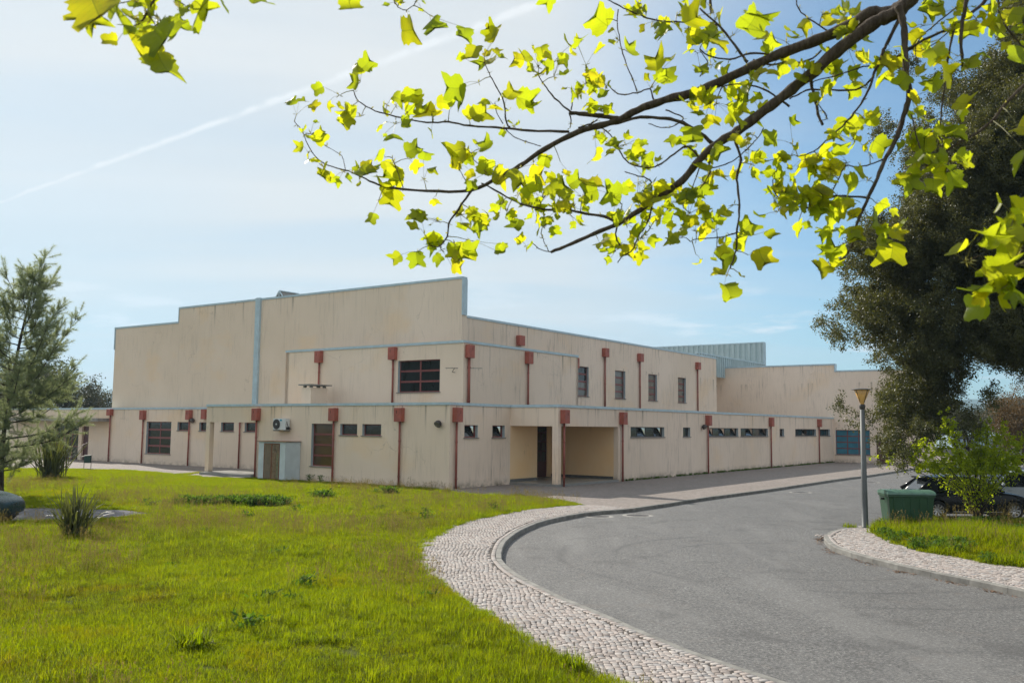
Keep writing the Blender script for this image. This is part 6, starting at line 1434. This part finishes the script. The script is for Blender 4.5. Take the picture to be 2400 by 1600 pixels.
    LV.sort(key=lambda t: -t[2])
    for S, m, _ in LV[:300]:
        o = bpy.data.objects.new('leaf', meshes[rnd.randrange(len(meshes))]); COL.objects.link(o); o.parent = root; mm = Matrix.Translation(-O) @ m @ Matrix.Scale(S, 4); o.matrix_basis = mm
    V = []; F = []; T = []
    for S, m, _ in LV[300:]:
        v, f = LEAVES[rnd.randrange(len(LEAVES))]; b = len(V); mm = Matrix.Translation(-O) @ m @ Matrix.Scale(S, 4); tone = rnd.random()
        for p in v: V.append(tuple(mm @ Vector(p))); T.append(tone)
        F += [tuple(b + i for i in q) for q in f]
    o = link('foliage', arr_mesh('foliage', V, F, M_['tulip_leaf_t'], T, smooth=True), root); o['kind'] = 'stuff'
    print('tulip leaves', len(LV))
tulip()

# ------------------------------------------------------------------ grass
def grass_material(name, c0, c1, c2, trans, t0, t1):
    b = NB(name); g_ = b.n('ShaderNodeNewGeometry'); oi = b.n('ShaderNodeObjectInfo'); at_ = b.n('ShaderNodeAttribute', attribute_name='tone')
    mp_ = b.n('ShaderNodeMapping'); b.l(oi.outputs['Location'], mp_.inputs[0])
    big = b.noise(mp_.outputs[0], 0.22, 4, 0.6); mid = b.noise(mp_.outputs[0], 1.1, 4, 0.6)
    f = b.math('ADD', b.math('MULTIPLY', at_.outputs['Fac'], 0.55), b.math('MULTIPLY', oi.outputs['Random'], 0.45))
    c = b.mix(f, c0, c1); dry = b.rng(b.math('ADD', b.math('MULTIPLY', mid, 0.55), b.math('MULTIPLY', big, 0.45)), 0.53, 0.66)
    dry = b.math('MULTIPLY', dry, b.rng(f, 0.25, 0.8, 0.15, 0.75)); c = b.mix(dry, c, c2)
    tc_ = b.mix(f, t0, t1); tc_ = b.mix(dry, tc_, (t1[0] * 1.05, t1[1] * 0.62, t1[2]))
    p = b.n('ShaderNodeBsdfPrincipled'); b.l(c, p.inputs['Base Color']); p.inputs['Roughness'].default_value = 0.55; p.inputs['Specular IOR Level'].default_value = 0.08
    t = b.n('ShaderNodeBsdfTranslucent'); b.l(tc_, t.inputs['Color']); ms = b.n('ShaderNodeMixShader'); ms.inputs[0].default_value = trans
    b.l(p.outputs[0], ms.inputs[1]); b.l(t.outputs[0], ms.inputs[2]); b.l(ms.outputs[0], b.out.inputs[0]); return b.m
M_['grass'] = grass_material('grass_blades', (0.085, 0.115, 0.005), (0.16, 0.17, 0.006), (0.20, 0.125, 0.02), 0.58, (0.22, 0.34, 0.002), (0.475, 0.52, 0.002))
M_['stalk'] = grass_material('grass_seed_stalks', (0.13, 0.105, 0.045), (0.20, 0.15, 0.075), (0.17, 0.10, 0.06), 0.4, (0.26, 0.22, 0.05), (0.34, 0.25, 0.08))
M_['stem'] = grass_material('grass_stems', (0.035, 0.055, 0.010), (0.09, 0.075, 0.020), (0.13, 0.07, 0.02), 0.3, (0.08, 0.12, 0.004), (0.22, 0.17, 0.01))
def tuft(name, n, rad, h, w, seed, mat, lean=0.5, stalk=0):
    rng = np.random.default_rng(seed); V = []; F = []; T = []
    for i in range(n + stalk):
        st_ = i >= n
        a = rng.uniform(0, 2 * math.pi); r = rad * math.sqrt(rng.uniform()); p = np.array([r * math.cos(a), r * math.sin(a), -0.01]); az = rng.uniform(0, 2 * math.pi); L_ = h * rng.uniform(0.55, 1.25) * (1.9 if st_ else 1)
        ln = rng.uniform(0.1, lean) * (0.5 if st_ else 1); d = np.array([math.cos(az), math.sin(az), 0]); s = np.array([-d[1], d[0], 0]) * w * (0.35 if st_ else 1) * 0.5; b = len(V); m = 3; tone = rng.uniform()
        q = p.copy(); ang = ln * 0.5
        for k in range(m + 1):
            t = k / m; wd = (1 - t ** 1.8) if not st_ else 1
            V += [q - s * wd, q + s * wd]; T += [tone, tone]; q = q + (d * math.sin(ang) + np.array([0, 0, math.cos(ang)])) * L_ / m; ang += ln * 0.75
        for k in range(m): F.append((b + 2 * k, b + 2 * k + 1, b + 2 * k + 3, b + 2 * k + 2))
        if st_:   # seed head
            tip = V[-1]
            for k in range(5):
                b = len(V); c = tip - np.array([0, 0, 0.012 * k]) + rng.normal(size=3) * 0.004; e = rng.normal(size=3) * 0.007; f = rng.normal(size=3) * 0.004 + np.array([0, 0, 0.012]); V += [c, c + e, c + f + e, c + f]; T += [tone] * 4; F.append((b, b + 1, b + 2, b + 3))
    return arr_mesh(name, np.array(V), F, mat, T)
tufts_short = [tuft('tuft', 120, 0.17, 0.10, 0.006, s, M_['grass'], 1.0) for s in range(5)]
tufts_long = [tuft('tuft_long', 90, 0.16, 0.20, 0.0075, 20 + s, M_['grass'], 1.1, stalk=0) for s in range(3)]
stalks = [tuft('stalk', 0, 0.16, 0.20, 0.006, 40 + s, M_['stalk'], 0.5, stalk=14) for s in range(4)]
in_lawn = inside(lawn); rg_ = np.random.default_rng(99)
def lawn_pts(n, ymin, ymax, pw=1.0, margin=0.05):
    out = []
    while sum(len(a) for a in out) < n:
        Y = ymin + (ymax - ymin) * rg_.uniform(size=n * 2) ** pw; X = rg_.uniform(-0.60, 0.26, n * 2) * Y - 0.3
        # keep the density even over the ground, thinning a little with distance
        keep = rg_.uniform(size=len(X)) < (Y / ymax) ** 0.35
        X, Y = X[keep], Y[keep]; m = in_lawn(X, Y); m &= ~in_strip(X, Y); out.append(np.stack([X[m], Y[m], np.full(m.sum(), 0.004)], 1))
    return np.concatenate(out)[:n]
in_strip = inside(strip)
def fbm(x, y, s, o=0.0): return np.array([mnoise.fractal(Vector((a * s + o, b * s, 0.3)), 0.8, 2.1, 4) for a, b in zip(x, y)])
p1 = lawn_pts(42000, 9.5, 62, 0.8)
f1 = fbm(p1[:, 0], p1[:, 1], 0.35); s1 = np.clip(0.95 + 0.45 * f1 + rg_.normal(0, 0.12, len(f1)), 0.45, 1.7)
g1 = scatter('grass', p1, s1, tufts_short, None)
p2 = lawn_pts(5200, 9.5, 45, 0.8); f2 = fbm(p2[:, 0], p2[:, 1], 0.45, 7); p2 = p2[f2 > -0.05]; s2 = rg_.uniform(0.7, 1.25, len(p2)); scatter('long_grass', p2, s2, tufts_long, None)
p3 = lawn_pts(4600, 9.5, 46, 0.8); f3 = fbm(p3[:, 0], p3[:, 1], 0.22, 19)
band = np.exp(-((p3[:, 1] - 27.5) / 3.0) ** 2) * (p3[:, 0] > -11); p3 = p3[(f3 + 0.55 * band + rg_.normal(0, 0.12, len(f3))) > 0.16]; s3 = rg_.uniform(0.6, 1.25, len(p3)); scatter('seed_stalks', p3, s3, stalks, None)
thin = [tuft('stem', 9, 0.20, 0.27, 0.0042, 240 + k, M_['stem'], 0.7) for k in range(4)]
p4 = lawn_pts(5200, 9.5, 30, 0.8); f4 = fbm(p4[:, 0], p4[:, 1], 0.3, 55); p4 = p4[(f4 + rg_.normal(0, 0.15, len(f4))) > -0.02]; scatter('grass_stems', p4, rg_.uniform(0.6, 1.25, len(p4)), thin, None)
# island mound: rank grass and weeds
def weed_tuft(seed, h=0.25, n=60, w=0.05):
    rng = np.random.default_rng(seed); P = rng.normal(size=(n, 3)) * np.array([0.10, 0.10, 0.0]) + np.array([0, 0, 1]) * rng.uniform(0.02, h, n)[:, None]; V, F = leaf_cloud(P, 0.11, 0.35, updown=np.array([0, 0, 0.9]), rng=rng); return arr_mesh('weed_tuft', V, F, M_['weed'], np.repeat(rng.uniform(size=n), 4))
wt0 = [weed_tuft(160 + s) for s in range(3)]
def mound_pts(n):
    X = rg_.uniform(9.5, 26, n * 4); Y = rg_.uniform(14, 34, n * 4); m = in_mound(X, Y) & (X < Y * 0.60 + 0.5); X, Y = X[m][:n], Y[m][:n]; return np.stack([X, Y, mound_z(X, Y)], 1)
m1 = mound_pts(6500); dm = edge_dist(mound_poly, m1[:, 0], m1[:, 1]); fz = fbm(m1[:, 0], m1[:, 1], 0.5, 3)
scatter('mound_grass', m1, np.clip(0.75 + np.minimum(dm, 1.5) * 0.35 + fz * 0.9, 0.4, 1.9) * np.where(m1[:, 0] < 13.5, 1.35, np.where(m1[:, 1] > 26.5, 0.8, 1.0)), tufts_long + tufts_short[:2], None)
mw = mound_pts(1500); mw = mw[fbm(mw[:, 0], mw[:, 1], 0.6, 13) > 0.16]; scatter('mound_weeds', mw, rg_.uniform(0.45, 1.2, len(mw)), wt0, None)
m5 = mound_pts(4000); m5 = m5[(m5[:, 0] < 13.2) & (m5[:, 0] > 10.75) & (m5[:, 1] > 25.2)][:330]; scatter('mound_tall_grass', m5, rg_.uniform(1.2, 2.0, len(m5)), tufts_long, None)
m2 = mound_pts(150); scatter('mound_stalks', m2, rg_.uniform(0.9, 1.8, len(m2)), stalks, None)
# broad-leaved weeds
def weed_tuft(seed, h=0.25, n=60, w=0.05):
    rng = np.random.default_rng(seed); P = rng.normal(size=(n, 3)) * np.array([0.10, 0.10, 0.0]) + np.array([0, 0, 1]) * rng.uniform(0.02, h, n)[:, None]; V, F = leaf_cloud(P, 0.11, 0.35, updown=np.array([0, 0, 0.9]), rng=rng); return arr_mesh('weed_tuft', V, F, M_['weed'], np.repeat(rng.uniform(size=n), 4))
wt = [weed_tuft(60 + s) for s in range(4)]
wp = []
for cx, cy, n, sx, sy in [(-10.3, 33.9, 150, 1.7, 0.45), (-9.3, 34.3, 60, 0.9, 0.4), (-7.5, 37.5, 12, .5, .3), (-5.5, 40.5, 10, .4, .2)]: wp.append(np.stack([rg_.normal(cx, sx * 0.5, n), rg_.normal(cy, sy * 0.5, n), np.full(n, 0.01)], 1))
lw = lawn_pts(70, 9.5, 36, 0.8); lw = lw[fbm(lw[:, 0], lw[:, 1], 0.5, 41) > 0.02]; lw[:, 2] = -0.10; wp.append(lw); wp = np.concatenate(wp); scatter('broad_leaved_weeds', wp, rg_.uniform(0.6, 1.5, len(wp)), wt, None)
# individual darker tussocks
for k, (px, py, s, lab) in enumerate([(452, 1522, 2.1, 'dark green grass tussock alone in the nearest part of the lawn'), (895, 1345, 1.3, 'dark grass tussock beside the cobbled bend'), (1345, 1572, 1.6, 'bright tussock against the near edge of the cobbled walk')]):
    p = ground(px, py); me = tuft('tussock', 230, 0.10 * s, 0.17 * s, 0.013 * s * 0.8, 70 + k, M_['grass'], 1.5); o = link('grass_tussock', me, None, (p.x, p.y, 0)); tag(o, lab, 'grass tussock', 'tussocks standing out of the lawn')
for k, (px, py, lab) in enumerate([(724, 1127, 'small weed at the wall foot nearest the blue cabinet'), (751, 1129, 'dark leafy weed at the wall foot under the tall window')]):
    p = ground(px, py); o = link('wall_weed', weed_tuft(90 + k, 0.35, 90), None, (p.x, p.y, 0.012)); tag(o, lab, 'weed', 'weeds at the wall foot')
for k, (dx, dy) in enumerate(((-0.45, 0.1), (0.5, -0.02))):
    me = tuft('base_tuft', 160, 0.22, 0.16, 0.012, 80 + k, M_['grass'], 1.2); o = link('grass_tussock', me, None, (lp.x + dx, lp.y + dy, 0.005)); tag(o, ['grass tuft on the road side of the lamp post foot', 'grass tuft between the lamp post foot and the container'][k], 'grass tussock', 'tufts at the lamp post')
# tufts growing out of the left edge of the walk
ep = []
for p in resample([q for q in GRASS_EDGE if 9 < q.y < 27], 0.16):
    for q in range(2): ep.append((p.x + rg_.normal(0, 0.09), p.y + rg_.normal(0, 0.05), 0.006))
scatter('edge_grass', ep, rg_.uniform(0.35, 0.9, len(ep)), tufts_short, None)
# moss and weeds at the foot of the long right wall
fp = []
for k in range(420):
    x = 11.5 + 41 * rg_.uniform() ** 1.0; w = loc2w(x, -2.97 - abs(rg_.normal(0, 0.05))); fp.append((w.x, w.y, 0.0))
scatter('wall_foot_weeds', fp, rg_.uniform(0.15, 0.55, len(fp)), wt, None)
# dry leaves along the island kerb
def litter():
    V = []; F = []; T = []; rnd = random.Random(5)
    L_ = [p for p in ISL if p.y < 27.5 and p.x < 13]
    for k in range(900):
        i = rnd.randrange(len(L_) - 1); p = L_[i].lerp(L_[i + 1], rnd.random()); off = -abs(rnd.gauss(0, 0.10)) - 0.03; t = (L_[i + 1] - L_[i]).normalized(); nrm = Vector((-t.y, t.x, 0)) * ISIDE
        dens = 0.5 + 0.5 * math.sin(i * 0.7)
        if rnd.random() > dens: continue
        c = p + nrm * off; c.z = ROAD_Z + 0.006; a = rnd.uniform(0, 6.28); s = rnd.uniform(0.015, 0.045); d = Vector((math.cos(a), math.sin(a), rnd.uniform(-0.2, 0.4))) * s; e = Vector((-math.sin(a), math.cos(a), rnd.uniform(-.3, .3))) * s * 0.4
        b = len(V); V += [tuple(c - d), tuple(c + e + Vector((0, 0, .008))), tuple(c + d), tuple(c - e)]; T += [rnd.random()] * 4; F.append((b, b + 1, b + 2, b + 3))
    o = link('leaf_litter', arr_mesh('leaf_litter', V, F, foliage('dry_leaf', (0.10, 0.05, 0.03), (0.26, 0.16, 0.09), 0.1, (0.3, 0.15, 0.05)), T)); o['kind'] = 'stuff'
litter()

# ------------------------------------------------------------------ far background on the right
def hill():
    V = []; F = []; n = 160; Y0 = 2600
    for i in range(n + 1):
        t = i / n; x = -6000 + 12000 * t; h = 112 + 16 * math.sin(t * 9.0 + 1.3) + 8 * math.sin(t * 23) + 3 * math.sin(t * 61); h *= 0.55 + 0.75 * max(0.0, t - 0.35)
        for k, (yy, zz) in enumerate(((Y0 - 900, -1), (Y0 - 450, h * 0.45), (Y0, h), (Y0 + 900, h * 0.5))): V.append((x, yy + 60 * math.sin(i * .7 + k), zz))
    for i in range(n):
        for k in range(3): a = i * 4 + k; F.append((a, a + 4, a + 5, a + 1))
    o = link('hill', arr_mesh('hill', V, F, simple('hill_wood', (0.035, 0.05, 0.025), 0.95, var=0.3, scale=0.01), smooth=True)); o['kind'] = 'structure'
hill()
sh = empty('shed', (0, 0, 0), 0, label='long low pale blue shed far beyond the parked cars', cat='shed')
a, b = at(2245, 1035, 120), at(2350, 1035, 120)
mb = MB(); mb.box(a.x, b.x, 120, 130, -0.3, 2.45); mb.build('wall', simple('shed_wall', (0.34, 0.46, 0.54), 0.6), sh)
mb = MB(); mb.poly([(a.x - .3, 119.6, 2.4), (b.x + .3, 119.6, 2.4), (b.x + .3, 125, 3.1), (a.x - .3, 125, 3.1)]); mb.poly([(a.x - .3, 125, 3.1), (b.x + .3, 125, 3.1), (b.x + .3, 130.4, 2.4), (a.x - .3, 130.4, 2.4)]); mb.build('roof', simple('shed_roof', (0.36, 0.48, 0.55), 0.5), sh)
wl = MB(); a, b = at(2190, 1050, 112), at(2480, 1050, 112); wl.box(a.x, b.x, 112, 112.25, -0.3, 1.0); tag(wl.build('low_wall', M_['concrete']), 'low concrete wall in front of the far pale blue shed', 'wall')
gs = MB(); a, b = at(2205, 1050, 92), at(2500, 1050, 92); gs.poly([(a.x, 92, -0.10), (b.x, 92, -0.10), (b.x + 6, 111.9, -0.10), (a.x + 8, 111.9, -0.10)]); tag(gs.build('verge', M_['lawn']), kind='structure')
vp = np.stack([rg_.uniform(a.x + 8, b.x, 2600), rg_.uniform(92, 111, 2600), np.full(2600, -0.1)], 1); scatter('verge_grass', vp, rg_.uniform(1.2, 2.2, len(vp)), tufts_short, None)
fl = empty('street_lamp', put(2309, 70, -0.13), 0, label='distant street lamp with flat round head under the oak', cat='street lamp')
mb = MB(); mb.lathe([(0.08, 0), (0.05, 3.8)], 8); mb.build('post', M_['galv'], fl); mb = MB(); mb.lathe([(0, 4.05), (0.46, 4.0), (0.10, 3.75)], 14); mb.build('head', M_['galv'], fl)


# ------------------------------------------------------------------ air
hz = MB(); hz.box(-4200, 4200, -300, 3900, -1.3, 330)
hb = NB('haze_air'); pv = hb.n('ShaderNodeVolumePrincipled'); pv.inputs['Color'].default_value = (0.45, 0.72, 0.95, 1); pv.inputs['Density'].default_value = 0.00022; pv.inputs['Anisotropy'].default_value = 0.2
hb.l(pv.outputs[0], hb.out.inputs['Volume'])
ho = hz.build('haze', hb.m); ho['kind'] = 'stuff'
